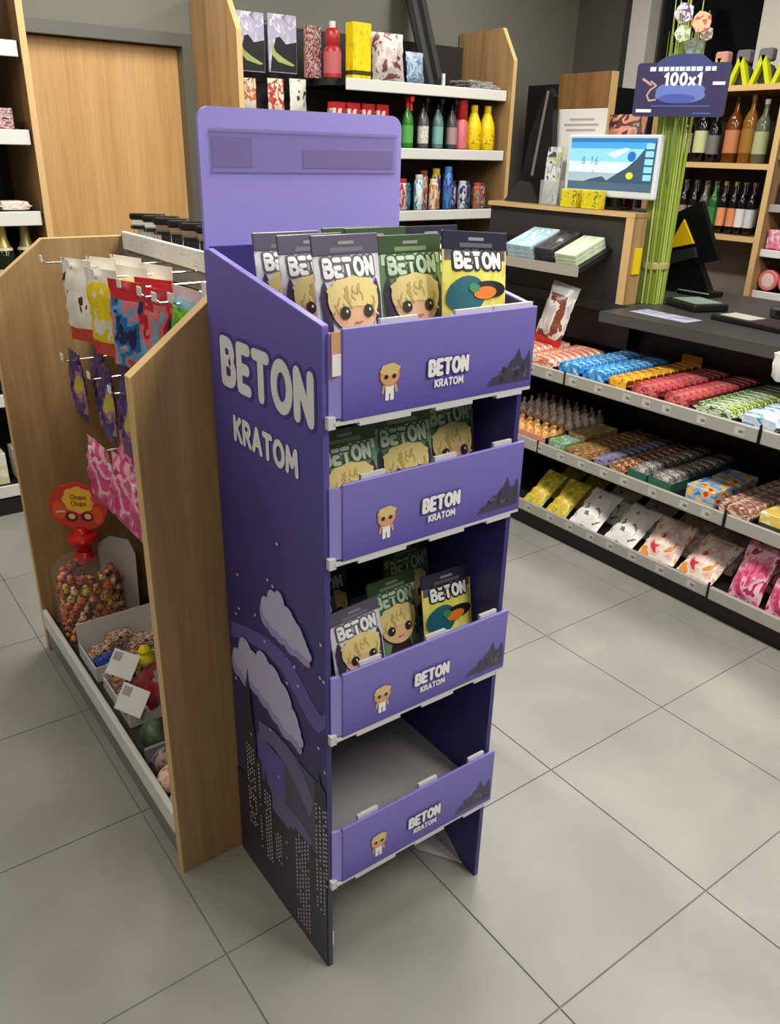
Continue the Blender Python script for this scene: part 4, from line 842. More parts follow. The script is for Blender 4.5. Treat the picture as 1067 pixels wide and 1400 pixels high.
bm_ = blotch('brown_white_bag', [(110, 66, 60), (206, 190, 186), (228, 220, 216), (150, 96, 84)], 2.8, 0.35, (1, 1, 1), 0.3)
o = single('snack_bag', bag_mesh('snack_bag', 0.19, 0.22, 0.07, bm_, 0.005, 41), 'brown and white printed bag beside the yellow carton on back shelf', 'bag'); p = HY(532, 104, 2.60); put(o, (p.x, 2.60, 1.7655), -0.05, -0.12)
o = single('blue_pouch', bag_mesh('blue_pouch', 0.12, 0.15, 0.05, blotch('pale_blue_print', [(120, 150, 186), (170, 186, 204), (90, 130, 180)], 4, 0.35), 0.004, 42), 'pale blue pouch between brown bag and dark folded board', 'bag'); p = HY(569, 106, 2.60); put(o, (p.x, 2.60, 1.7655), 0.1, -0.12)
# tall dark folded sunshade leaning on the wall
t = thing('folded_sunshade', (1.62, 2.62, 1.7655), 'tall black folded board leaning against the grey wall on back shelf', 'folded board')
for k in range(4):
    x = 1.60+0.032*k; MB().prism([(2.60, 1.7655), (2.612, 1.7655), (2.8995, 2.42), (2.8875, 2.42)], 'x', x-0.05-0.0, x-0.0185).build('fold', (M_BLACKG, M_STEELD)[k % 2], t)
MB().box(1.655, 1.672, 2.590, 2.5995, 1.767, 1.83).build('clip', M_WHITE, t)
for i in range(3):
    o = single('flat_magazine', MB().rbox(-0.10, 0.10, -0.07, 0.07, 0, 0.012, 0.002).mesh('flat_magazine', blotch('magazine_print_%d' % i, [(190, 186, 180), (90, 88, 90), (214, 208, 200)], 4, 0.5)), 'flat grey booklet in the pile beside the right oak panel, %s' % ('lowest', 'middle', 'topmost')[i], 'booklet', 'flat booklets on back shelf'); put(o, (1.86-0.012*i, 2.55+0.01*i, 1.7655+0.0125*i), 0.1*i)
# middle shelf: bottles
rw_ = blotch('red_white_carton', [(190, 34, 40), (222, 214, 210), (236, 230, 226)], 3, 0.4, bands=[(0.86, 1.0, (186, 30, 36))])
for i in range(4):
    p = HY(458+16*i, 150, 2.55); o = single('red_white_carton', carton_mesh('red_white_carton', 0.07, 0.05, 0.19, rw_), 'red topped white carton on middle back shelf, %s from the spray bottles' % ('fourth', 'third', 'second', 'first')[i], 'carton', 'red topped cartons'); put(o, (0.98+0.085*i, 2.55, 1.4755))
def spray(name, x, y, z, body, trig, lab, label, group, h=0.235, labm=None):
    t = lthing(name, label, 'bottle', group)
    part('bottle_body', MB().lathe([(0.030, 0), (0.034, 0.004), (0.034, h*0.5), (0.028, h*0.62), (0.015, h*0.74), (0.012, h*0.80)], (0, 0, 0), 14).mesh('bottle_body', body, (0, 0, 0), True), t)
    part('label', MB().lathe([(0.0345, h*0.10), (0.0345, h*0.44)], (0, 0, 0), 14).mesh('label', lab, (0, 0, 0), True), t)
    tr = part('trigger_head', MB().rbox(-0.012, 0.012, -0.045, 0.022, h*0.88, h, 0.005).lathe([(0.015, h*0.78), (0.015, h*0.89)], (0, 0, 0), 12).prism([(-0.03, h*0.88), (-0.022, h*0.88), (-0.028, h*0.72), (-0.036, h*0.72)], 'x', -0.006, 0.006).mesh('trigger_head', trig), t)
    put(t, (x, y, z), 0, 0, 0, (0.85, 0.85, 1.0)); return t
tg = 'bottles on the middle back shelf'
MID = 1.4755
xs = lambda px: HY(px, 195, 2.52).x
spray('spray_bottle', xs(557), 2.52, MID, mat('green_liquid', (50, 120, 44), 0.2), mat('red_trigger', (200, 40, 36), 0.4), mat('green_label', (90, 170, 80), 0.4), 'green spray bottle with red trigger on middle back shelf', tg)
spray('spray_bottle', xs(578), 2.52, MID, mat('smoky_clear', (84, 86, 84), 0.15), M_BLACKG, L_WHITE, 'clear spray bottle with black trigger beside the green spray bottle', tg)
spray('spray_bottle', xs(598), 2.52, MID, mat('teal_liquid', (90, 124, 120), 0.2), M_BLACKG, mat('teal_label', (120, 176, 170), 0.5), 'pale teal spray bottle with black trigger on middle back shelf', tg)
spray('spray_bottle', xs(617), 2.52, MID, mat('smoke_plastic', (70, 68, 72), 0.25), M_BLACKG, mat('rose_grey_label', (170, 140, 146), 0.5), 'grey spray bottle with black trigger beside the rose bottle', tg)
t = lthing('rose_bottle', 'rose bottle with tall red cap on middle back shelf', 'bottle', tg); bottle_parts(t, [(0.030, 0), (0.034, 0.004), (0.034, 0.12), (0.026, 0.14), (0.02, 0.15)], mat('rose_plastic', (206, 110, 116), 0.3), None, None, (0.027, 0.145, 0.235), mat('deep_red_cap', (176, 30, 40), 0.35)); put(t, (xs(630), 2.52, MID))
for i, px in enumerate((648, 666)):
    t = lthing('yellow_bottle', 'yellow cleaner bottle with tapered shoulder, %s to the right oak panel' % ('second', 'nearest')[i], 'bottle', 'yellow cleaner bottles'); bottle_parts(t, [(0.040, 0), (0.043, 0.005), (0.043, 0.10), (0.038, 0.13), (0.022, 0.17), (0.017, 0.18)], mat('yellow_plastic', (242, 206, 14), 0.35), (0.0435, 0.03, 0.08), blotch('yellow_label', [(242, 206, 14), (80, 70, 20)], 5, 0.4, pos=[0.0, 0.62]), (0.018, 0.178, 0.215), mat('yellow_plastic', (242, 206, 14), 0.35)); put(t, (xs(px)-0.008, 2.52, MID))
# lower shelf: cans and small bottles
LOWZ = 1.1825
xl = lambda px: HY(px, 282, 2.50).x
KC = [((550, 'white', (222, 216, 210), (190, 60, 60)), 0.15), ((560, 'dark blue', (30, 50, 120), (40, 160, 180)), 0.13), ((572, 'turquoise', (50, 150, 180), (230, 230, 230)), 0.17), ((583, 'white and brown', (206, 180, 160), (150, 80, 50)), 0.19), ((592, 'orange', (200, 130, 60), (240, 230, 210)), 0.15),
      ((600, 'yellow capped violet', (70, 50, 140), (230, 200, 60)), 0.20), ((611, 'violet', (60, 46, 150), (70, 140, 200)), 0.21), ((622, 'pale grey', (190, 190, 200), (60, 60, 110)), 0.14), ((631, 'navy and white', (60, 60, 110), (220, 220, 226)), 0.14), ((641, 'light blue', (150, 180, 200), (60, 70, 120)), 0.14), ((651, 'grey green', (150, 160, 140), (190, 90, 60)), 0.13), ((662, 'silver', (196, 196, 198), (150, 60, 60)), 0.13)]
for i, ((px, nm, c1, c2), h) in enumerate(KC):
    t = lthing('care_product_can', '%s can on the lower back shelf' % nm, 'can', 'cans on the lower back shelf')
    bottle_parts(t, [(0.022, 0), (0.0245, 0.004), (0.0245, h*0.82), (0.019, h*0.86), (0.016, h*0.88)], blotch('can_print_%d' % i, [c1, c2, c1], 3, 0.3), None, None, (0.019, h*0.865, h), mat('can_cap_%d' % i, c2, 0.4)); put(t, (xl(px), 2.50+0.032*(i % 2), LOWZ))

# ================================================================== CHECKOUT COUNTER with candy shelves
CX = 1.0; CYA, CYB = -1.4, 1.72
ct = thing('candy_shelf_unit', (1.25, 0.2, 0), 'long black three-tier candy shelf with grey price rails below the counter', 'shelf')
MB().box(CX+0.035, 1.47, CYA, CYB, 0, 0.07).build('kick_base', M_BLACK, ct)
MB().box(1.47, 1.49, CYA, CYB, 0.0, 0.83).build('back_panel', M_BLACK, ct)
MB().box(CX+0.01, 1.47, CYB, CYB+0.02, 0, 0.72).build('side_panel', M_BLACK, ct)
SHZ = [(0.112, CX), (0.384, CX), (0.690, CX)]
for k, (z, xf) in enumerate(SHZ):
    d_ = MB().box(xf+0.012, 1.469, CYA, CYB-0.001, z-0.018, z).build('shelf_deck', M_BLACK, ct)
    joint = (HX(968, 810, CX).y, HX(989, 718, CX).y, HX(1039, 595, CX).y)[k]
    for (ya, yb, dx) in ((CYA, joint-0.004, -0.004 if k == 0 else 0.0), (joint+0.004, CYB, 0.0)):
        MB().rbox(xf+dx, xf+0.012, ya, yb, z-0.033, z+0.014, 0.003).build('price_rail', M_RAILG, d_)
    MB().box(xf-0.003, xf+0.003, joint-0.003, joint+0.003, z-0.034, z+0.028).build('rail_divider', M_BLACKG, d_)
    jy = (HX(700, 640, CX).y, HX(735, 615, CX).y, HX(772, 520, CX).y)[k]
    MB().box(xf-0.003, xf+0.003, jy-0.003, jy+0.003, z-0.034, z+0.020).build('rail_divider', M_BLACKG, d_)
    P3 = Print(lambda u, v, d: (xf-d-0.0002, u, v))
    yy = joint+0.05; rp = random.Random(k)
    while yy < CYB-0.1:
        P3.rect(yy, yy+0.035, z-0.024, z+0.004, 0)
        P3.up(); P3.rect(yy+0.004, yy+0.02, z-0.016, z-0.006, 1); P3.d -= 0.0003
        P3.build('price_ticket', [mat('ticket_pale', (192, 188, 178), 0.6), mat('ticket_ink', (120, 116, 110), 0.6)], d_)
        yy += rp.uniform(0.08, 0.14)
cc = thing('checkout_counter', (1.6, 0.2, 0), 'anthracite checkout counter with wide worktop above the candy shelves', 'counter')
MB().prism([(1.206, -1.4), (2.1, -1.4), (2.1, 1.92), (1.40, 1.92), (1.40, 1.021), (1.206, 1.021)], 'z', 0.872, 0.912).build('worktop', M_DGREY, cc)
MB().box(1.205, 1.2058, -1.4, 1.020, 0.874, 0.910).build('worktop_edge', mat('worktop_edge_grey', (74, 73, 71), 0.4), cc)
MB().box(1.50, 2.0, -1.4, 1.90, 0, 0.872).build('body', M_BLACK, cc)
MB().box(1.40, 1.469, -1.4, 1.0, 0.832, 0.8715).build('brown_underframe', mat('brown_black_board', (52, 42, 34), 0.6), cc)
MB().box(1.405, 1.425, 1.022, 1.90, 0.735, 0.8715).build('front_board', M_BLACK, cc)
RX, RY0, RY1 = 1.395, 1.063, 1.90
rc = thing('raised_cabinet', (1.53, 1.48, 0.9125), 'raised black cabinet with oak top board and oak side panel on the counter', 'cabinet')
MB().rbox(RX, 1.476, RY0-0.002, RY1, 1.243, 1.262, 0.0015).build('top_board', M_OAK, rc)
MB().box(RX-0.0012, RX, RY0-0.002, RY1, 1.244, 1.261).build('edge_band', M_EDGE, rc)
MB().box(RX+0.001, 1.476, RY0, RY0+0.038, 0.9125, 1.243).build('side_panel', M_OAK, rc)
MB().box(1.4765, 1.70, RY0+0.072, RY1, 0.9125, 1.2615).build('black_box', M_BLACK, rc)
MB().box(RX-0.0002, RX+0.001, RY0, RY0+0.038, 0.9125, 1.243).build('side_edge_band', M_EDGE, rc)
MB().box(RX+0.02, RX+0.03, RY0+0.038, RY1, 0.9125, 1.243).build('front_board', M_DGREY, rc)
# sloping magazine shelf
yR = 1.167
sh = MB().prism([(1.226, 1.030), (1.226, 1.052), (1.414, 1.122), (1.414, 1.098)], 'y', yR, RY1).build('sloping_shelf', M_BLACK, rc)
MB().box(1.220, 1.226, yR, RY1, 1.020, 1.060).build('shelf_rail', M_RAILG, sh)

# --- bars
ORD = ('first', 'second', 'third', 'fourth', 'fifth', 'sixth', 'seventh', 'eighth', 'ninth', 'tenth', 'eleventh', 'twelfth')
def bars(deck, y0, y1, x0, x1, n, m_, name, label, group, h=0.04, rows=None, cat='chocolate bar'):
    rows = rows or ['']; r = random.Random(int(abs(y0)*1000)); L = (y1-y0)/len(rows); pitch = (x1-x0)/n
    me = pillow_mesh(name, L*0.97, pitch*0.955, h, m_)
    for j, rn in enumerate(rows):
        for i in range(n):
            o = single(name, me, label + rn + ', ' + ORD[i] + ' from the price rail', cat, group); put(o, (x0+(i+0.5)*pitch, y0+(j+0.5)*L, deck+0.0008), PI/2+r.uniform(-0.01, 0.01))
Z1, Z2, Z3 = 0.690, 0.384, 0.112
yt = lambda px, py: HX(px, py, 1.02).y
BX0, BX1 = 1.014, 1.44
br = lambda nm, cols, b=None: blotch(nm, cols, 2.6, 0.28, (1.4, 1, 1), 0.3, b, 0)
m_blue = br('bar_blue', [(20, 84, 156), (44, 128, 200), (84, 164, 222), (176, 208, 232)]); m_or = br('bar_orange', [(226, 150, 40), (238, 178, 60), (190, 110, 30)], [(0.0, 0.09, (100, 50, 20)), (0.91, 1.0, (100, 50, 20))])
m_red = br('bar_red', [(150, 36, 42), (178, 62, 66), (204, 120, 118), (168, 44, 50)], [(0.0, 0.08, (90, 20, 24)), (0.92, 1.0, (90, 20, 24))]); m_grn = br('bar_green', [(90, 140, 50), (196, 206, 180), (60, 100, 50), (206, 214, 60)])
m_pnk = br('bar_peach', [(226, 190, 170), (200, 110, 90), (238, 222, 206)])
ys = [yt(x, y) for x, y in ((734, 500), (762, 509), (830, 528), (860, 537), (905, 550), (947, 560), (1008, 574), (1067, 590))]
bars(Z1, ys[1]+0.004, 1.60, BX0, BX1-0.12, 8, m_pnk, 'peach_bar', 'peach and white bar ', 'peach bars', 0.045, ['in the row beside the blue bars', 'in the middle peach row', 'in the peach row farthest from blue'])
bars(Z1, ys[2]+0.002, ys[1]-0.002, BX0, BX1-0.045, 10, m_blue, 'blue_bar', 'blue wrapped bar ', 'blue bars', 0.050, ['in the row beside orange bars', 'in the row beside peach bars'])
bars(Z1, ys[3]+0.002, ys[2]-0.002, BX0, BX1, 10, m_or, 'orange_bar', 'orange wrapped bar on top candy shelf', 'orange bars', 0.046)
bars(Z1, ys[4]+0.002, ys[3]-0.002, BX0, BX1, 12, m_red, 'red_bar', 'red wrapped bar in the block beside orange bars', 'red bars beside the orange ones', 0.046)
bars(Z1, ys[5]+0.002, ys[4]-0.002, BX0, BX1, 12, m_red, 'red_bar', 'red wrapped bar in the block beside green bars', 'red bars beside the green ones', 0.046)
bars(Z1, ys[6]+0.002, ys[5]-0.002, BX0, BX1, 11, m_grn, 'green_bar', 'green and yellow wrapped bar on top candy shelf', 'green bars', 0.042)
wbl = blotch('pale_blue_pack', [(190, 206, 224), (214, 222, 232), (120, 160, 206), (70, 90, 140)], 3, 0.3, pos=[0.0, 0.46, 0.56, 0.66])
for i in range(6):
    o = single('pale_blue_pack', pillow_mesh('pale_blue_pack', 0.13, 0.10, 0.05, wbl), 'pale blue and white flat pack at the end of the top candy shelf', 'pack', 'pale blue packs'); put(o, (1.07+0.115*(i % 3), ys[6]-0.072-0.145*(i//3), Z1+0.0005), PI/2+RND.uniform(-0.04, 0.04))
# display wings of the bar cartons
o = single('orange_carton_flap', MB().rbox(-0.002, 0.002, -0.045, 0.045, 0, 0.075, 0.0008).mesh('orange_carton_flap', mat('orange_card', (216, 150, 50), 0.5)), 'orange display card standing behind the orange bars', 'display card'); put(o, (BX1+0.01, (ys[2]+ys[3])/2, Z1))
# middle shelf
y2 = [yt(x, y) for x, y in ((715, 590), (748, 612), (773, 620), (787, 625), (812, 634), (832, 643), (857, 652), (885, 664), (918, 680), (934, 684), (975, 704), (1030, 722), (1067, 738))]
cone = [MB().lathe([(0.004, 0), (0.017, 0.004), (0.020, 0.016), (0.013, 0.032), (0.004, 0.042), (0.007, 0.055), (0.001, 0.058)], (0, 0, 0), 10).mesh('wrapped_sweet', blotch('sweet_wrap_%d' % k, c, 3, 0.35), (0, 0, 0), True) for k, c in enumerate(([(236, 150, 80), (240, 196, 120), (226, 110, 80)], [(240, 214, 204), (248, 232, 224), (226, 180, 168)]))]
open_me = None
Z2 += 0.0008
t = thing('sweets_tray', (1.17, (y2[0]+y2[1])/2+0.03, Z2), 'open tray heaped with wrapped sweets on the middle candy shelf', 'tray')
ya, yb = y2[1]+0.01, 1.60
MB().box(1.02, 1.40, ya, yb, Z2, Z2+0.004).build('tray_base', M_BLACK, t); MB().box(1.02, 1.024, ya, yb, Z2+0.004, Z2+0.03).build('tray_front', mat('tray_peach', (214, 150, 120), 0.5), t); MB().box(1.02, 1.40, ya, ya+0.003, Z2+0.004, Z2+0.03).build('tray_side', M_BLACK, t)
MB().box(1.166, 1.399, ya+0.004, yb, Z2+0.004, Z2+0.024).build('raised_insert', M_BLACK, t)
rs = random.Random(5)
for i in range(8):
    for j in range(8):
        x = 1.050+i*0.0455+(0.006 if i > 2 else 0); y = ya+0.028+j*0.0455
        if y > yb-0.02: continue
        k = 0 if i < 3 else 1
        o = single('wrapped_sweet', cone[k], ('orange wrapped sweet in the open tray', 'pale pink wrapped sweet in the open tray')[k], 'sweet', ('orange sweets in the tray', 'pale sweets in the tray')[k]); put(o, (x+rs.uniform(-.001, .001), y+rs.uniform(-.001, .001), Z2+0.0040+0.02*(k == 1)), rs.uniform(0, 6), rs.uniform(-.06, .06), rs.uniform(-.06, .06), 1.08)
tz = 0.04
o = single('blue_green_box', carton_mesh('blue_green_box', 0.10, (y2[1]-y2[2])*0.9, 0.035, blotch('blue_green_print', [(140, 170, 196), (120, 170, 90), (190, 206, 214)], 3, 0.4)), 'flat blue and green box beside the sweets tray', 'box'); put(o, (1.07, (y2[1]+y2[2])/2, Z2))
o = single('cream_gold_box', carton_mesh('cream_gold_box', 0.20, (y2[1]-y2[2])*0.9, 0.045, blotch('cream_gold_print', [(228, 212, 176), (196, 160, 100), (236, 224, 200)], 3, 0.4)), 'cream and gold box behind the flat blue box', 'box'); put(o, (1.235, (y2[1]+y2[2])/2, Z2))
m_br = br('bar_tan', [(186, 144, 96), (140, 96, 60), (210, 176, 130)]); m_bv = br('bar_blue_brown', [(110, 116, 160), (150, 150, 180), (96, 70, 70)]); m_rb = br('bar_brown_red', [(120, 50, 44), (214, 150, 100), (80, 40, 40), (226, 190, 150)])
m_gg = br('bar_grey_green', [(150, 160, 146), (206, 190, 190), (60, 100, 76), (196, 150, 160), (110, 90, 90)]); m_pb = br('bar_pink_brown', [(206, 160, 138), (150, 96, 84), (226, 196, 176), (120, 70, 64)])
bars(Z2, y2[4]+0.002, y2[2]-0.002, BX0, BX1, 11, m_br, 'tan_bar', 'tan wrapped bar on middle candy shelf', 'tan bars', 0.035)
bars(Z2, y2[5]+0.002, y2[4]-0.002, BX0, BX1, 11, m_bv, 'blue_brown_bar', 'bluish brown wrapped bar on middle candy shelf', 'bluish brown bars', 0.035)
bars(Z2, y2[6]+0.002, y2[5]-0.002, BX0, BX1, 11, m_rb, 'brown_red_bar', 'brown and red wrapped bar on middle candy shelf', 'brown red bars', 0.035)
def bartray(y0, y1, m_, label, n, nm, lab2, grp):
    t = thing('bar_tray', (1.2, (y0+y1)/2, Z2), label, 'tray', 'bar trays on the middle shelf')
    fm = mat('tray_green', (44, 96, 76), 0.45)
    MB().box(1.014, 1.43, y0+0.003, y1-0.003, Z2, Z2+0.003).build('tray_base', fm, t); MB().box(1.014, 1.017, y0+0.003, y1-0.003, Z2+0.003, Z2+0.038).build('tray_front', fm, t)
    for yy in (y0+0.003, y1-0.0055): MB().prism([(1.017, Z2+0.003), (1.43, Z2+0.003), (1.43, Z2+0.045), (1.017, Z2+0.034)], 'y', yy, yy+0.0025).build('tray_side', fm, t)
    bars(Z2+0.0035, y0+0.007, y1-0.007, 1.018, 1.43, n, m_, nm, lab2, grp, 0.05)
bartray(y2[7]+0.002, y2[6]-0.002, m_gg, 'green card tray of grey bars beside the brown red bars', 9, 'grey_bar', 'grey and pink bar in tray beside brown red bars', 'grey bars in the first green tray')
bartray(y2[8]+0.002, y2[7]-0.002, m_gg, 'green card tray of grey bars beside the blue and yellow boxes', 9, 'grey_bar', 'grey and pink bar in tray beside blue boxes', 'grey bars in the second green tray')
bym = blotch('blue_yellow_print', [(70, 130, 196), (150, 180, 214), (236, 196, 110), (214, 60, 50)], 3, 0.35)
for i in range(2):
    o = single('blue_yellow_box', carton_mesh('blue_yellow_box', 0.12, (y2[9]-y2[10])*0.92, 0.06, bym), 'blue, yellow and red box on middle candy shelf, %s' % ('at the rail', 'behind the one at the rail')[i], 'box', 'blue and yellow boxes'); put(o, (1.08+0.14*i, (y2[9]+y2[10])/2, Z2), 0.05*i)
bars(Z2, y2[11]+0.002, y2[10]-0.006, BX0, BX1, 10, m_pb, 'pink_brown_bar', 'pink and brown wrapped bar on middle candy shelf', 'pink brown bars', 0.05)
ycm = blotch('yellow_cream_print', [(226, 216, 150), (232, 200, 90), (238, 232, 206)], 3, 0.4, bands=[(0.0, 0.35, (70, 72, 56))])
for i in range(2):
    o = single('yellow_cream_carton', carton_mesh('yellow_cream_carton', 0.20, 0.11, 0.055, ycm), 'yellow cream carton on middle candy shelf, %s' % ('beside the pink brown bars', 'one place past the pink brown bars')[i], 'carton', 'yellow cream cartons'); put(o, (1.125, y2[11]-0.065-0.125*i, Z2))
# bottom shelf: bags leaning back on each other
def lean_row(px_pairs, m_, name, label, group, W_, H_, T_, tilt=-0.95, depth=2, cat='bag', seed=1, ordn=None):
    me = bag_mesh(name, W_, H_, T_, m_, 0.004, seed)
    for i, (px, py) in enumerate(px_pairs):
        y = HX(px, py, 1.03).y
        for d in range(depth):
            o = single(name, me, (label % ordn[i]) + ('' if d == 0 else ', rear bag'), cat, group); put(o, (1.028+d*0.114, y, Z3+0.0015), FACE_L+RND.uniform(-0.1, 0.1), tilt, 0)
lean_row([(728, 690), (760, 703)], blotch('nut_bag_yellow', [(206, 176, 60), (226, 200, 80), (150, 170, 50), (214, 150, 50)], 3, 0.3), 'yellow_green_bag', 'yellow green snack bag on the bottom shelf, %s', 'yellow green bags', 0.108, 0.18, 0.05, seed=51, ordn=('behind the purple stand', 'next to the white bags'))
lean_row([(797, 720), (845, 743)], blotch('white_bag_print', [(222, 220, 214), (232, 230, 226), (120, 116, 110), (90, 84, 78)], 3, 0.3, pos=[0.0, 0.42, 0.60, 0.68]), 'white_bag', 'white snack bag on the bottom shelf, %s', 'white snack bags', 0.14, 0.19, 0.055, seed=52, ordn=('beside the yellow green bags', 'beside the red and white bags'))
lean_row([(896, 765), (948, 790)], blotch('red_white_bag_print', [(200, 50, 66), (232, 190, 180), (240, 226, 214), (226, 150, 70)], 2.6, 0.3, (1, 1, 1), 0.3), 'red_white_bag', 'red, white and orange snack bag on the bottom shelf, %s', 'red and white bags', 0.15, 0.19, 0.06, seed=53, ordn=('beside the white bags', 'beside the pink pouches'))
lean_row([(1016, 819), (1069, 845)], blotch('pink_pouch_print', [(206, 60, 110), (226, 110, 150), (240, 190, 206), (180, 40, 90)], 3, 0.3), 'pink_pouch', 'pink pouch standing on the bottom candy shelf, %s', 'pink pouches on the bottom shelf', 0.118, 0.20, 0.05, tilt=-0.35, seed=54, ordn=('beside the red and white bags', 'next past it'))

# --- big bag standing at the cabinet, on the top candy shelf
p = HX(748, 470, 1.20)
o = single('cookie_bag', bag_mesh('cookie_bag', 0.15, 0.25, 0.07, blotch('cookie_bag_print', [(84, 44, 34), (120, 66, 46), (212, 204, 196), (180, 176, 176)], 2.6, 0.3, bands=[(0.0, 0.10, (200, 30, 40)), (0.82, 1.0, (150, 148, 146))]), 0.005, 61), 'brown and white bag with grey top leaning before the black cabinet front', 'bag')
put(o, (1.21, p.y+0.015, Z1+0.0465), FACE_L, -0.25, 0.12)
# --- goods on the sloping shelf
SL = math.atan2(0.070, 0.188)
def on_slope(o, x, y, rz=0.0): put(o, (x, y, 1.052+(x-1.226)*0.070/0.188+0.001), rz, 0, -SL)
gm = blotch('green_white_booklet', [(206, 214, 190), (180, 200, 160), (226, 226, 214)], 4, 0.5)
for i in range(3):
    o = single('green_white_booklet', MB().rbox(-0.09, 0.09, -0.055, 0.055, 0.016*i, 0.016*i+0.015, 0.002).mesh('green_white_booklet', gm), 'pale green booklet in the pile on sloping shelf, %s' % ('lowest', 'middle', 'topmost')[i], 'booklet', 'green booklets'); on_slope(o, 1.317, yR+0.075)
o = single('dark_tray_box', carton_mesh('dark_tray_box', 0.18, 0.10, 0.055, blotch('dark_grey_print', [(36, 36, 38), (60, 60, 62), (150, 148, 144)], 3, 0.4, pos=[0, 0.5, 0.68])), 'dark grey flat box beside the green booklets', 'box'); on_slope(o, 1.325, yR+0.20)
for i in range(3):
    o = single('blue_white_booklet', MB().rbox(-0.09, 0.09, -0.075, 0.075, 0.02*i, 0.02*i+0.019, 0.002).mesh('blue_white_booklet', blotch('blue_white_print', [(222, 214, 206), (150, 190, 206), (228, 224, 218)], 3, 0.5)), 'white and pale blue booklet on sloping shelf, %s of the pile' % ('lowest', 'middle', 'topmost')[i], 'booklet', 'blue booklets'); on_slope(o, 1.317, yR+0.335)
# --- on the oak top board
TB = 1.2622
def mapplane(o3, eu, ev, n): return lambda u, v, d: tuple(o3 + eu*u + ev*v + n*d)
# advertising screen with white frame
sc0 = HX(772, 268, 1.30); 
ym = HX(832, 225, 1.45).y
sc_w = abs(HX(772, 230, 1.45).y - HX(897, 230, 1.45).y); zb = HX(832, 270, 1.45).z; zt_ = HX(832, 184, 1.45).z
t = thing('advertising_screen', (1.46, ym, TB), 'white framed advertising screen with blue sky picture on the oak top board', 'screen')
MB().rbox(1.455, 1.482, ym-sc_w/2, ym+sc_w/2, zb, zt_, 0.006, 0, 2).build('frame', mat('screen_white', (226, 230, 232), 0.35), t)
MB().box(1.47, 1.49, ym-0.05, ym+0.05, TB, zb+0.02).build('stand', M_BLACKG, t); MB().rbox(1.45, 1.52, ym-0.08, ym+0.08, TB, TB+0.012, 0.003).build('foot', M_BLACKG, t)
PS = Print(lambda u, v, d: (1.455-d, ym+sc_w/2-u, zb+v)); hh = zt_-zb; ww = sc_w
em = lambda nm, c, e=0.75: mat(nm, c, 0.3, emit=e)
x0_, x1_, y0_, y1_ = 0.022, ww-0.012, 0.026, hh-0.012; U = lambda a: x0_+(x1_-x0_)*a; V = lambda a: y0_+(y1_-y0_)*a
for (v0, v1, k) in ((0, .16, 0), (.16, .34, 1), (.34, .55, 2), (.55, .80, 3), (.80, .92, 4), (.92, 1.0, 5)): PS.rect(U(0), U(1), V(v0), V(v1), k)
PS.up(); PS.poly([(U(.45), V(.16)), (U(1), V(.16)), (U(1), V(.95)), (U(.92), V(.9)), (U(.80), V(.62)), (U(.70), V(.45)), (U(.6), V(.34))], 6); PS.poly([(U(.2), V(.16)), (U(.5), V(.16)), (U(.42), V(.27)), (U(.3), V(.22))], 6)
PS.up(); PS.ell(U(.74), V(.66), .02, .018, 7, 1); PS.ell(U(.74), V(.30), .018, .013, 8, 1); PS.poly([(U(.45), V(.70)), (U(.66), V(.82)), (U(.72), V(.80)), (U(.55), V(.62))], 2)
for q in range(5): PS.rect(U(.89), U(.98), V(.22+.145*q), V(.33+.145*q), 3)
PS.text('8', U(.16), V(.50), .026, .0042, 9); PS.text('16', U(.27), V(.50), .026, .0042, 9, 0.5); PS.text('1', U(.30), V(.32), .012, .003, 9)
PS.build('picture', [em('scr_dark', (70, 92, 112)), em('scr_grey', (150, 170, 184)), em('scr_pale', (196, 214, 226)), em('scr_sky', (130, 196, 230)), em('scr_blue', (70, 150, 206)), em('scr_deep', (40, 110, 170)), em('scr_rock', (60, 84, 104), 0.5), em('scr_badge', (40, 100, 180)), em('scr_lime', (190, 200, 60)), em('scr_digits', (100, 140, 162), 0.5)], t)
# poster behind the screen
pa = HX(765, 150, 1.515); pb = HX(832, 150, 1.515)
t = thing('white_poster', (1.515, (pa.y+pb.y)/2, TB), 'white printed poster board standing behind the screen', 'poster')
MB().rbox(1.513, 1.519, pb.y, pa.y, TB, pa.z, 0.001).build('board', M_PAPER, t)
PP = Print(lambda u, v, d: (1.513-d, pa.y-u, pa.z-v)); wv = pa.y-pb.y
for (u0_, u1_, v0_) in ((.25, .75, .035), (.15, .85, .055), (.2, .8, .075)): PP.rect(wv*u0_, wv*u1_, v0_, v0_+.009, 0)
PP.build('poster_print', mat('ink_poster_grey', (176, 166, 160), 0.6), t)
# bright pack leaning above the screen
p = HX(850, 185, 1.54); o = single('salmon_pack', bag_mesh('salmon_pack', 0.19, 0.355, 0.05, blotch('salmon_print', [(206, 176, 110), (90, 40, 50), (220, 150, 120), (196, 110, 90)], 2.6, 0.35), 0.004, 62), 'salmon and yellow pack above the corner of the screen', 'pack'); put(o, (1.545, p.y, p.z-0.06), FACE_L, -0.05, 0.0)
o.location = (1.553, p.y, 1.2625)
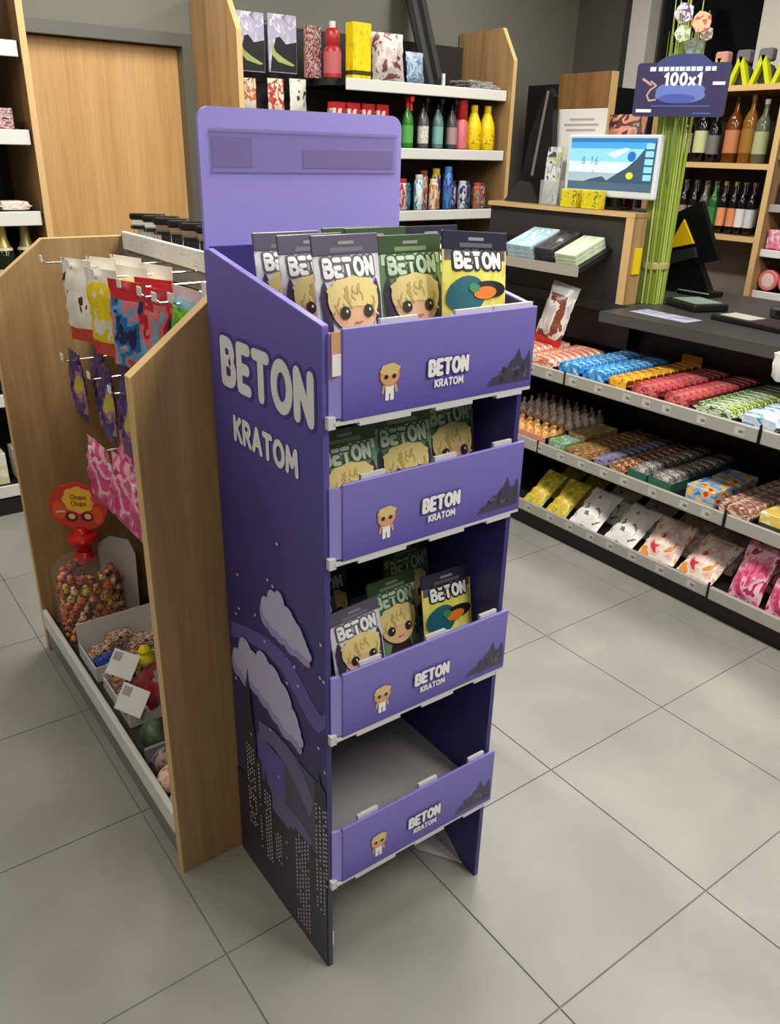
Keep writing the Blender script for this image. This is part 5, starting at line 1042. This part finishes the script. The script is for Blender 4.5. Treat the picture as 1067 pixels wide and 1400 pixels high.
# lime leaflets
t = thing('leaflet_holder', (1.42, HX(750, 285, 1.42).y, TB), 'clear leaflet holder with lime and grey leaflets beside the screen', 'leaflet holder'); yl = t['base'][1]
MB().box(1.41, 1.415, yl-0.05, yl+0.05, TB, TB+0.10).box(1.44, 1.445, yl-0.05, yl+0.05, TB, TB+0.10).box(1.41, 1.445, yl-0.05, yl+0.05, TB, TB+0.004).build('holder', clear('holder_plastic', (220, 222, 222), 0.3), t)
for k in range(3): MB().prism([(1.417+.007*k, TB+0.005), (1.419+.007*k, TB+0.005), (1.426+.010*k, TB+0.19+0.02*k), (1.424+.010*k, TB+0.19+0.02*k)], 'y', yl-0.045+0.006*k, yl+0.04+0.006*k).build('leaflet', blotch('leaflet_%d' % k, [(196, 206, 60), (170, 180, 190), (226, 228, 220), (70, 84, 96)], 2.5, 0.4), t)
ybm = blotch('yellow_box_print', [(236, 222, 30), (226, 206, 40), (110, 100, 40), (240, 232, 120)], 4, 0.4, pos=[0, 0.45, 0.62, 0.68])
for i, px in enumerate((783, 812)):
    p = HX(px, 288, 1.43); o = single('yellow_gum_box', carton_mesh('yellow_gum_box', 0.05, 0.085, 0.07, ybm), 'yellow gum box under the screen, %s' % ('beside the leaflets', 'beside the black stand foot')[i], 'box', 'yellow boxes under the screen'); put(o, (1.421, p.y, TB))
# tall black tapering carrier stand (folded bags)
p = HX(722, 285, 1.47)
t = thing('black_folded_umbrella_stand', (1.47, p.y, TB), 'tall black tapering folded stand on the oak board beside the oak shelf side', 'stand')
def frust(w0, w1, d0, d1, z0, z1, sh0=0.0, sh1=0.0):
    mb = MB(); v = []
    for (w, d, z, sh) in ((w0, d0, z0, sh0), (w1, d1, z1, sh1)):
        for (a, b) in ((-1, -1), (1, -1), (1, 1), (-1, 1)): v.append((1.47+b*d/2, p.y+sh+a*w/2, TB+z))
    return mb.add(v, [(0, 1, 2, 3), (4, 5, 6, 7), (0, 1, 5, 4), (1, 2, 6, 5), (2, 3, 7, 6), (3, 0, 4, 7)])
def stq(px, py): q = HX(px, py, 1.47); return (q.y, max(q.z, TB))
MB().prism([stq(*q) for q in ((688, 286), (752, 286), (757, 132), (752, 121), (747, 124), (726, 180), (712, 245))], 'x', 1.47, 1.50).build('folded_body', M_BLACKG, t)
MB().prism([stq(*q) for q in ((692, 286), (738, 286), (728, 250), (713, 246))], 'x', 1.455, 1.4695).build('mesh_pocket', mat('black_mesh_fabric', (44, 43, 42), 0.6), t)
MB().prism([stq(*q) for q in ((727, 240), (730, 240), (752, 126), (750, 124))], 'x', 1.464, 1.4695).build('grey_rib', M_GREYP, t)
# oak board standing behind, against the dark wall
a = HX(765, 110, 2.3); 
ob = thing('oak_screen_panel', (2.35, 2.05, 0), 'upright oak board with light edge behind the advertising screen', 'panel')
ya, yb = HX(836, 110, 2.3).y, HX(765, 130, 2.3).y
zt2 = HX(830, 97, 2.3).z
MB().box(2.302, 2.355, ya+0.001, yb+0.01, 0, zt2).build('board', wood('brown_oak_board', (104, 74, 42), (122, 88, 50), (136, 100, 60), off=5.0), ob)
MB().box(2.302, 2.355, ya, ya+0.001, 0, zt2).build('edge_band', M_EDGE, ob)
MB().box(2.36, 2.9, yb-0.05, yb+0.30, 0, zt2-0.04).build('dark_cabinet', M_BLACK, ob)

# ================================================================== ALCOHOL SHELF
AX = 2.55
al = thing('bottle_shelf', (2.72, 1.5, 0), 'oak bottle shelf on the right wall behind the checkout', 'shelf')
AY0, AY1 = 1.235, 1.90
zA = [1.785, 1.445, 1.115]
MB().box(AX, WX-0.045, AY0-0.03, AY0, 0.0, 1.76).build('upright', M_OAK, al); MB().box(AX-0.0012, AX, AY0-0.03, AY0, 0.0, 1.76).build('upright_edge', M_EDGE, al)
MB().box(AX, WX-0.045, AY1, AY1+0.03, 0.0, 1.76).build('upright', M_OAK, al)
for k, z in enumerate(zA):
    s_ = MB().box(AX+0.003, WX-0.045, (AY0 if k else 0.2), (AY1 if k else AY1+0.03), z-0.025, z).build('shelf_board', M_OAK, al)
    MB().box(AX+0.0015, AX+0.003, (AY0 if k else 0.2), (AY1 if k else AY1+0.03), z-0.025, z).build('shelf_edge', M_EDGE, s_)
MB().box(WX-0.06, WX-0.046, 0.2, AY1, 1.09, 1.76).build('back_panel', mat('dark_oak_back', (74, 62, 46), 0.6), al)
MB().box(WX-0.06, WX-0.046, 0.2, AY1, 0.0, 1.09).build('lower_back', mat('warm_grey_panel', (170, 160, 150), 0.6), al)
SPI = lambda h, r: [(r*0.92, 0), (r, 0.004), (r, h*0.60), (r*0.8, h*0.68), (r*0.36, h*0.78), (r*0.33, h*0.92), (r*0.30, h*0.93)]
def abottle(px, py, z, h, r, gm_, lm, cm, label, group, X=AX+0.07):
    y = HX(px, py, X).y; t = lthing('liquor_bottle', label, 'bottle', group); bottle_parts(t, SPI(h, r), gm_, (r*1.01, h*0.15, h*0.5), lm, (r*0.36, h*0.92, h), cm, 14); put(t, (X, y, z+0.0005))
ag = 'bottles on the upper bottle shelf'
abottle(932, 218, zA[1], 0.27, 0.040, G_BLK, L_WHITE, M_BLACKG, 'black bottle with white label next to the green grass bundle', ag)
abottle(955, 218, zA[1], 0.29, 0.036, G_BLK, mat('lime_label', (196, 200, 150), 0.5), M_BLACKG, 'black bottle with pale lime label on the bottle shelf', ag)
abottle(972, 218, zA[1], 0.25, 0.031, G_BLK, mat('grey_label', (110, 108, 106), 0.5), M_BLACKG, 'black bottle with grey label on the bottle shelf', ag)
abottle(997, 218, zA[1], 0.295, 0.038, G_AMB, mat('apricot_label', (190, 120, 76), 0.5), M_BLACKG, 'amber bottle with apricot label on the bottle shelf', ag)
abottle(1018, 218, zA[1], 0.305, 0.035, G_GOLD, mat('gold_label', (150, 104, 30), 0.5), mat('brown_cap', (140, 96, 40), 0.4), 'tall golden liquor bottle on the bottle shelf', ag)
abottle(1036, 218, zA[1], 0.28, 0.034, G_CLR, mat('pale_green_label', (170, 176, 130), 0.5), M_WHITE, 'pale glass bottle with white cap beside the oak upright', ag)
ag2 = 'beer bottles on the lower bottle shelf'
for i, (px, gm_, lc, nm) in enumerate(((928, G_BLK, (150, 130, 120), 'brownish'), (942, G_BLK, (150, 160, 176), 'grey blue'), (956, G_CLR, (190, 196, 206), 'silver'), (969, G_GREEN, (50, 120, 60), 'green'), (982, G_BLK, (226, 150, 100), 'orange'), (996, G_BLK, (220, 140, 96), 'apricot'), (1008, G_BLK, (226, 222, 220), 'white'), (1021, G_BLK, (206, 206, 214), 'pale grey'))):
    abottle(px, 318, zA[2], 0.245, 0.0240, gm_, mat('beer_label_%d' % i, lc, 0.5), FOIL if i in (4, 5) else M_CHROME, 'dark bottle with %s label on the lower bottle shelf' % nm if gm_ is not G_GREEN else 'green bottle with green label on the lower bottle shelf', ag2, AX+0.06)
    abottle(px+3, 318, zA[2], 0.245, 0.0240, gm_, mat('beer_label_%d' % i, lc, 0.5), M_CHROME, 'bottle standing behind the one with %s label on the lower bottle shelf' % nm, ag2, AX+0.15)
# lime toys on the top board
for i, px in enumerate((983, 1012, 1042, 1073)):
    y = HX(px, 112, AX+0.08).y; t = thing('toy_wheel_box', (AX+0.08, y, zA[0]), 'lime framed toy with dark wheel on the top bottle shelf, %s from the window' % ('first', 'second', 'third', 'fourth')[i], 'toy', 'lime toys on the top shelf')
    X0 = AX+0.055; lime = mat('lime_plastic', (206, 214, 20), 0.4)
    for sg in (-1, 1): MB().prism([(y-0.056*sg, zA[0]+0.001), (y-0.034*sg, zA[0]+0.001), (y+0.012*sg, zA[0]+0.125), (y-0.012*sg, zA[0]+0.125)], 'x', X0, X0+0.03).build('lime_strut', lime, t)
    MB().lathe([(0.041, 0), (0.046, 0.006), (0.046, 0.03), (0.041, 0.036), (0.02, 0.037)], (0, 0, 0), 18).build('wheel', mat('toy_wheel', (60, 58, 62), 0.5), t)
    wobj = t.children[-1]; wobj.location = (0.006, 0, 0.0465); wobj.rotation_euler = (0, PI/2, 0)
    for v in wobj.data.vertices: v.co = v.co + Vector(t['base'])
    MB().rbox(X0+0.01, X0+0.06, y-0.035, y+0.035, zA[0]+0.10, zA[0]+0.155, 0.008).build('toy_body', (mat('toy_grey', (110, 106, 116), 0.5), mat('toy_rose', (206, 150, 140), 0.5))[i == 0], t)
# next bay with pink goods
nb = thing('sweets_wall_bay', (2.72, 0.9, 0), 'black wall bay with white edged shelves holding pink goods beside the oak upright', 'shelf')
MB().box(AX+0.02, WX-0.065, 0.25, AY0-0.031, 0.0, 0.06).build('plinth', M_BLACK, nb); MB().box(WX-0.075, WX-0.062, 0.25, AY0-0.031, 0.06, 1.75).build('back', M_BLACK, nb)
for z in (1.50, 1.27, 1.065, 0.87):
    s_ = MB().box(AX+0.03, WX-0.076, 0.25, AY0-0.031, z-0.025, z).build('shelf_board', M_BLACK, nb); MB().rbox(AX+0.02, AX+0.03, 0.25, AY0-0.031, z-0.035, z, 0.002).build('shelf_edge', M_WHITE if z < 1.2 else M_RAILG, s_)
for i in range(4):
    o = single('pink_goods_box', carton_mesh('pink_goods_box', 0.08, 0.075, 0.09, blotch('pink_goods_print', [(206, 50, 110), (226, 130, 160), (236, 210, 214)], 3, 0.4)), 'pink box on the black wall bay, %s from the oak upright' % ('first', 'second', 'third', 'fourth')[i], 'box', 'pink boxes in the wall bay'); put(o, (AX+0.08, AY0-0.08-0.085*i, 1.0655))
for i in range(4):
    t = lthing('pink_round_tin', 'round pink tin standing on the black wall bay, %s from the oak upright' % ('first', 'second', 'third', 'fourth')[i], 'tin', 'round pink tins')
    part('tin', MB().lathe([(0.048, 0), (0.05, 0.003), (0.05, 0.03), (0.047, 0.034)], (0, 0, 0), 20).mesh('tin', mat('tin_pink', (226, 120, 120), 0.4), (0, 0, 0), True), t); part('tin_print', MB().lathe([(0.034, 0.0342), (0.03, 0.0352), (0.01, 0.0354)], (0, 0, 0), 18).mesh('tin_print', mat('tin_cream', (236, 208, 196), 0.4)), t)
    put(t, (AX+0.08, AY0-0.085-0.105*i, 0.87+0.0505), 0, 0, -PI/2)
for i in range(2):
    o = single('small_dark_box', carton_mesh('small_dark_box', 0.07, 0.09, 0.10, mat('dark_box_card', (40, 40, 44), 0.5)), 'small dark box on the upper shelf of the black wall bay, %s from the upright' % ('first', 'second')[i], 'box', 'dark boxes in the wall bay'); put(o, (AX+0.09, AY0-0.09-0.11*i, 1.2705))

# ================================================================== ON THE WORKTOP
WT = 0.9125
gp = HZ(888, 413, WT)
gr = thing('grass_bundle', gp, 'tall bundle of green artificial grass tied with a band on the counter', 'decoration')
gmats = [mat('grass_%d' % k, c, 0.55) for k, c in enumerate(((134, 156, 48), (160, 178, 70), (112, 136, 40), (182, 194, 110)))]
rg = random.Random(21)
for k in range(120):
    a = rg.uniform(0, 2*PI); q = math.sqrt(rg.random()); r0 = 0.052*q; hgt = rg.uniform(0.72, 0.98); 
    if k % 10 == 0: hgt = rg.uniform(0.98, 1.22)
    sp_ = 1.1 if hgt < 0.98 else 1.6
    x0_, y0_ = gp.x+r0*math.cos(a), gp.y+r0*math.sin(a); tx, ty = gp.x+r0*sp_*math.cos(a)-0.025*(hgt/0.9), gp.y+r0*sp_*math.sin(a)+0.002*(hgt/0.9)
    w = rg.uniform(0.0035, 0.006) if hgt < 0.98 else rg.uniform(0.006, 0.009); pts = []
    for j in range(5):
        t_ = j/4; pts.append((x0_+(tx-x0_)*t_**1.2, y0_+(ty-y0_)*t_**1.2, WT+hgt*t_))
    MB().tube(pts, [w, w, w*0.95, w*0.75, w*0.2], 5).build('grass_blade', gmats[rg.randrange(4)], gr)
MB().lathe([(0.056, 0.135), (0.058, 0.14), (0.058, 0.158), (0.056, 0.163)], gp, 20).build('tie_band', mat('tie_band', (170, 160, 100), 0.6), gr)
# promotional sign on the bundle
nrm = Vector((-0.86, -0.51, 0)).normalized(); eu = Vector((0, 0, 1)).cross(nrm).normalized(); eu = eu if eu.dot(RT) > 0 else -eu; ev = Vector((0, 0, 1))
dcen = ray(931, 123); tt_ = ((gp - CAMP).dot(Vector((0.8, 0.6, 0))) - 0.13)/dcen.dot(Vector((0.8, 0.6, 0))); sp0 = CAMP + dcen*tt_
px2m = tt_*dcen.dot(FW)/FPX
SW_, SH_ = 122*px2m, 66*px2m
ps = thing('promotion_sign', sp0, 'navy promotion sign with white 100x1 lettering on the grass bundle', 'sign')
def slab(u0, u1, v0, v1, d0, d1, r=0.012):
    pl = [(u1-r+r*math.cos(math.radians(a)), v1-r+r*math.sin(math.radians(a))) for a in range(0, 91, 30)] + [(u0+r+r*math.cos(math.radians(a)), v1-r+r*math.sin(math.radians(a))) for a in range(90, 181, 30)] + [(u0+r+r*math.cos(math.radians(a)), v0+r+r*math.sin(math.radians(a))) for a in range(180, 271, 30)] + [(u1-r+r*math.cos(math.radians(a)), v0+r+r*math.sin(math.radians(a))) for a in range(270, 361, 30)]
    n_ = len(pl); mb = MB(); mb.add([sp0+eu*u+ev*v+nrm*d for d in (d0, d1) for (u, v) in pl], [tuple(range(n_)), tuple(range(n_, 2*n_))] + [(i, (i+1) % n_, n_+(i+1) % n_, n_+i) for i in range(n_)]); return mb
bd = slab(-SW_/2, SW_/2, -SH_/2, SH_/2, -0.004, 0.0).build('board', mat('sign_navy', (52, 46, 86), 0.4), ps)
DS = Print(mapplane(sp0, eu, ev, nrm))
DS.ell(0.0, SH_*0.44, SW_*0.30, SH_*0.22, 1, 1, 28); DS.ell(SW_*0.12, SH_*0.5, SW_*0.13, SH_*0.16, 1, 1); DS.up()
DS.ell(0.0, -SH_*0.10, SW_*0.27, SH_*0.15, 2, 1, 24); DS.ell(-SW_*0.12, -SH_*0.02, SW_*0.15, SH_*0.14, 2, 1); DS.ell(SW_*0.1, 0.0, SW_*0.16, SH_*0.13, 2, 1); DS.up(); DS.ell(-0.01, -SH_*0.16, SW_*0.2, SH_*0.09, 3, 1)
DS.up(); DS.text('100x1', SW_*0.01, SH_*0.10, SH_*0.20, SH_*0.055, 0, 0.35, True, 1.0)
xx = -SW_*0.36
for wd in (0.07, 0.05, 0.06, 0.05, 0.04, 0.06, 0.05, 0.05, 0.07, 0.06, 0.05):
    DS.rect(xx, xx+SW_*wd*0.92, SH_*0.345, SH_*0.425, 0); xx += SW_*wd*1.12 + (SW_*0.015 if wd > 0.065 else 0)
for (a_, b_, c_) in ((-.30, .34, -.315), ): DS.rect(SW_*a_, SW_*b_, SH_*c_, SH_*(c_+.03), 3)
DS.rect(-SW_*.46, -SW_*.29, -SH_*.42, -SH_*.36, 0); DS.rect(SW_*.16, SW_*.36, -SH_*.45, -SH_*.42, 3); DS.rect(SW_*.33, SW_*.46, SH_*.09, SH_*.15, 0)
DS.stroke([(-SW_*.33, SH_*.16), (-SW_*.27, SH_*.08), (-SW_*.33, 0.0), (-SW_*.36, -SH_*.10), (-SW_*.33, -SH_*.2), (-SW_*.26, -SH_*.18)], 0.006, 4); DS.stroke([(-SW_*.42, SH_*.2), (-SW_*.33, SH_*.1)], 0.008, 4)
DS.build('sign_print', [mat('ink_white', (236, 234, 236)), mat('sign_blue', (58, 66, 122), 0.4), mat('sign_cloud', (104, 124, 196), 0.4), mat('sign_cloud2', (76, 90, 170), 0.4), mat('sign_tan', (190, 160, 150), 0.4)], bd)
MB().tube([gp+ev*0.30, sp0-nrm*0.012-ev*(SH_*0.5), sp0-nrm*0.0075+ev*(SH_*0.4)], 0.004, 6).build('stick', mat('green_stick', (130, 156, 90), 0.5), ps)
# gift figures on sticks above the sign
for i, (px, py, c1, c2, nm, sz) in enumerate(((936, 18, (110, 70, 140), (226, 216, 230), 'purple and white', 0.062), (934, 46, (150, 180, 120), (226, 232, 214), 'pale green', 0.052), (960, 30, (206, 90, 80), (236, 190, 150), 'red and peach', 0.062), (950, 66, (150, 170, 160), (190, 200, 196), 'grey green', 0.06), (966, 46, (220, 214, 206), (150, 130, 120), 'cream', 0.045))):
    d_ = ray(px, py); q = CAMP + d_*(tt_*(0.990, 0.985, 0.960, 1.0, 0.980)[i]); t = thing('gift_tag', q, '%s gift tag on a stick above the navy sign' % nm, 'decoration', 'gift tags above the sign')
    mb = MB(); lob = [(math.cos(2*PI*k/10)*sz/2*(1+0.12*(k % 2)), math.sin(2*PI*k/10)*sz/2*(1+0.12*(k % 2))) for k in range(10)]
    mb.add([q+eu*u+ev*v+nrm*d for d in (-0.006, 0.006) for (u, v) in lob], [tuple(range(10)), tuple(range(10, 20))] + [(k, (k+1) % 10, 10+(k+1) % 10, 10+k) for k in range(10)]).build('tag_body', blotch('tag_print_%d' % i, [c1, c2, c1], 2.5, 0.5), t)
    MB().tube([q-nrm*0.008+ev*(sz*0.3), q-nrm*0.008-ev*0.03, Vector((gp.x-0.012, gp.y-0.004, q.z-0.26))], 0.003, 5).build('stick', mat('green_stick', (130, 156, 90)), t)
# payment terminal / till screen seen from behind with yellow triangle
tp_ = HZ(948, 405, WT)
tl = thing('till_screen', tp_, 'black till screen turned away with yellow triangle on its back', 'till')
def tq(px, py, d=0.0): return HX(px, py, tp_.x+0.02+d)
o_poly = [(926, 300), (956, 276), (979, 352), (968, 360), (940, 348), (930, 362), (908, 395), (905, 372)]
MB().rbox(tp_.x+0.005, tp_.x+0.12, tp_.y-0.07, tp_.y+0.09, WT, WT+0.02, 0.004).build('foot', M_BLACKG, tl)
MB().prism([(tq(x, y).y, tq(x, y).z) for x, y in ((921, 292), (957, 275), (980, 357), (946, 362), (903, 352))], 'x', tp_.x+0.03, tp_.x+0.06).build('screen_back', M_BLACKG, tl)
MB().prism([(tq(x, y).y, tq(x, y).z) for x, y in ((935, 300), (948, 333), (912, 340))], 'x', tp_.x+0.022, tp_.x+0.031).build('yellow_triangle', mat('sign_yellow', (240, 200, 10), 0.4), tl)
MB().prism([(tq(x, y).y, tq(x, y).z) for x, y in ((908, 345), (950, 338), (952, 352), (910, 362))], 'x', tp_.x+0.018, tp_.x+0.034).build('strap', M_STEELD, tl)
MB().prism([(tq(x, y).y, max(tq(x, y).z, WT+0.0005)) for x, y in ((912, 362), (950, 352), (966, 398), (905, 402))], 'x', tp_.x+0.035, tp_.x+0.075).build('neck', M_BLACKG, tl)
# yellow tag beside the grass, on the cabinet edge
p = HX(872, 345, 1.47); o = single('yellow_shelf_sign', MB().rbox(-0.004, 0.004, -0.03, 0.03, 0, 0.10, 0.001).mesh('yellow_shelf_sign', mat('sign_yellow2', (230, 200, 20), 0.4)), 'narrow yellow sign between oak panel and grass bundle', 'sign'); put(o, (1.440, 1.0592, 1.03), PI/2, 0, 0, (1, 0.7, 1))
# card reader pad and papers
def flat(px, py, w, d, h, m_, nm, label, cat, rz=0.0, x=None):
    q = HZ(px, py, WT); o = single(nm, MB().rbox(-w/2, w/2, -d/2, d/2, 0, h, min(0.004, h*0.3)).mesh(nm, m_), label, cat); put(o, (q.x, q.y, WT), rz); return o
pdt = HZ(952, 421, WT)
t = lthing('change_tray', 'black change tray with pale green insert on the counter before the till', 'tray'); part('tray', MB().rbox(-0.08, 0.08, -0.10, 0.10, 0, 0.028, 0.006).mesh('tray', M_BLACKG), t); part('insert', MB().rbox(-0.062, 0.062, -0.075, 0.075, 0.0280, 0.031, 0.001).mesh('insert', mat('insert_green', (120, 140, 130), 0.4)), t); put(t, (pdt.x, pdt.y, WT), -0.35)
flat(910, 432, 0.10, 0.26, 0.0015, blotch('lilac_paper', [(150, 150, 180), (176, 176, 196), (130, 130, 160)], 3, 0.5), 'paper_mat', 'lilac grey printed paper lying on the counter', 'paper', -0.05)
t = lthing('scanner_pad', 'black pad with pale top on the counter edge', 'pad'); q = HZ(1035, 445, WT); part('pad', MB().rbox(-0.06, 0.06, -0.16, 0.16, 0, 0.02, 0.004).mesh('pad', M_BLACKG), t); part('pale_sheet', MB().box(-0.045, 0.045, 0.0, 0.13, 0.0203, 0.022).mesh('pale_sheet', mat('pale_sheet', (170, 172, 160), 0.5)), t); put(t, (q.x, q.y, WT), -0.1)
t = lthing('hand_scanner', 'small dark hand scanner lying on the counter', 'scanner'); q = HZ(1066, 436, WT); part('scanner_body', MB().rbox(-0.035, 0.035, -0.06, 0.06, 0, 0.045, 0.012, 0, 2).mesh('scanner_body', M_STEELD), t); part('scanner_window', MB().box(-0.0365, -0.0352, -0.03, 0.03, 0.012, 0.032).mesh('scanner_window', M_BLACKG), t); put(t, (q.x+0.02, q.y-0.02, WT), 0)
q = HX(1070, 490, 1.19); t = thing('hanging_bag_roll', (1.185, q.y-0.012, 0.80), 'crumpled white paper bag hanging at the counter edge', 'bag')
MB().lathe([(0.010, -0.04), (0.024, -0.025), (0.028, 0.0), (0.031, 0.02), (0.027, 0.035), (0.028, 0.05)], (1.176, q.y-0.012, 0.855), 12, 0, lambda a, z: 1+0.12*math.sin(5*a+z*60)).build('bag', M_WHITE, t, None, True)
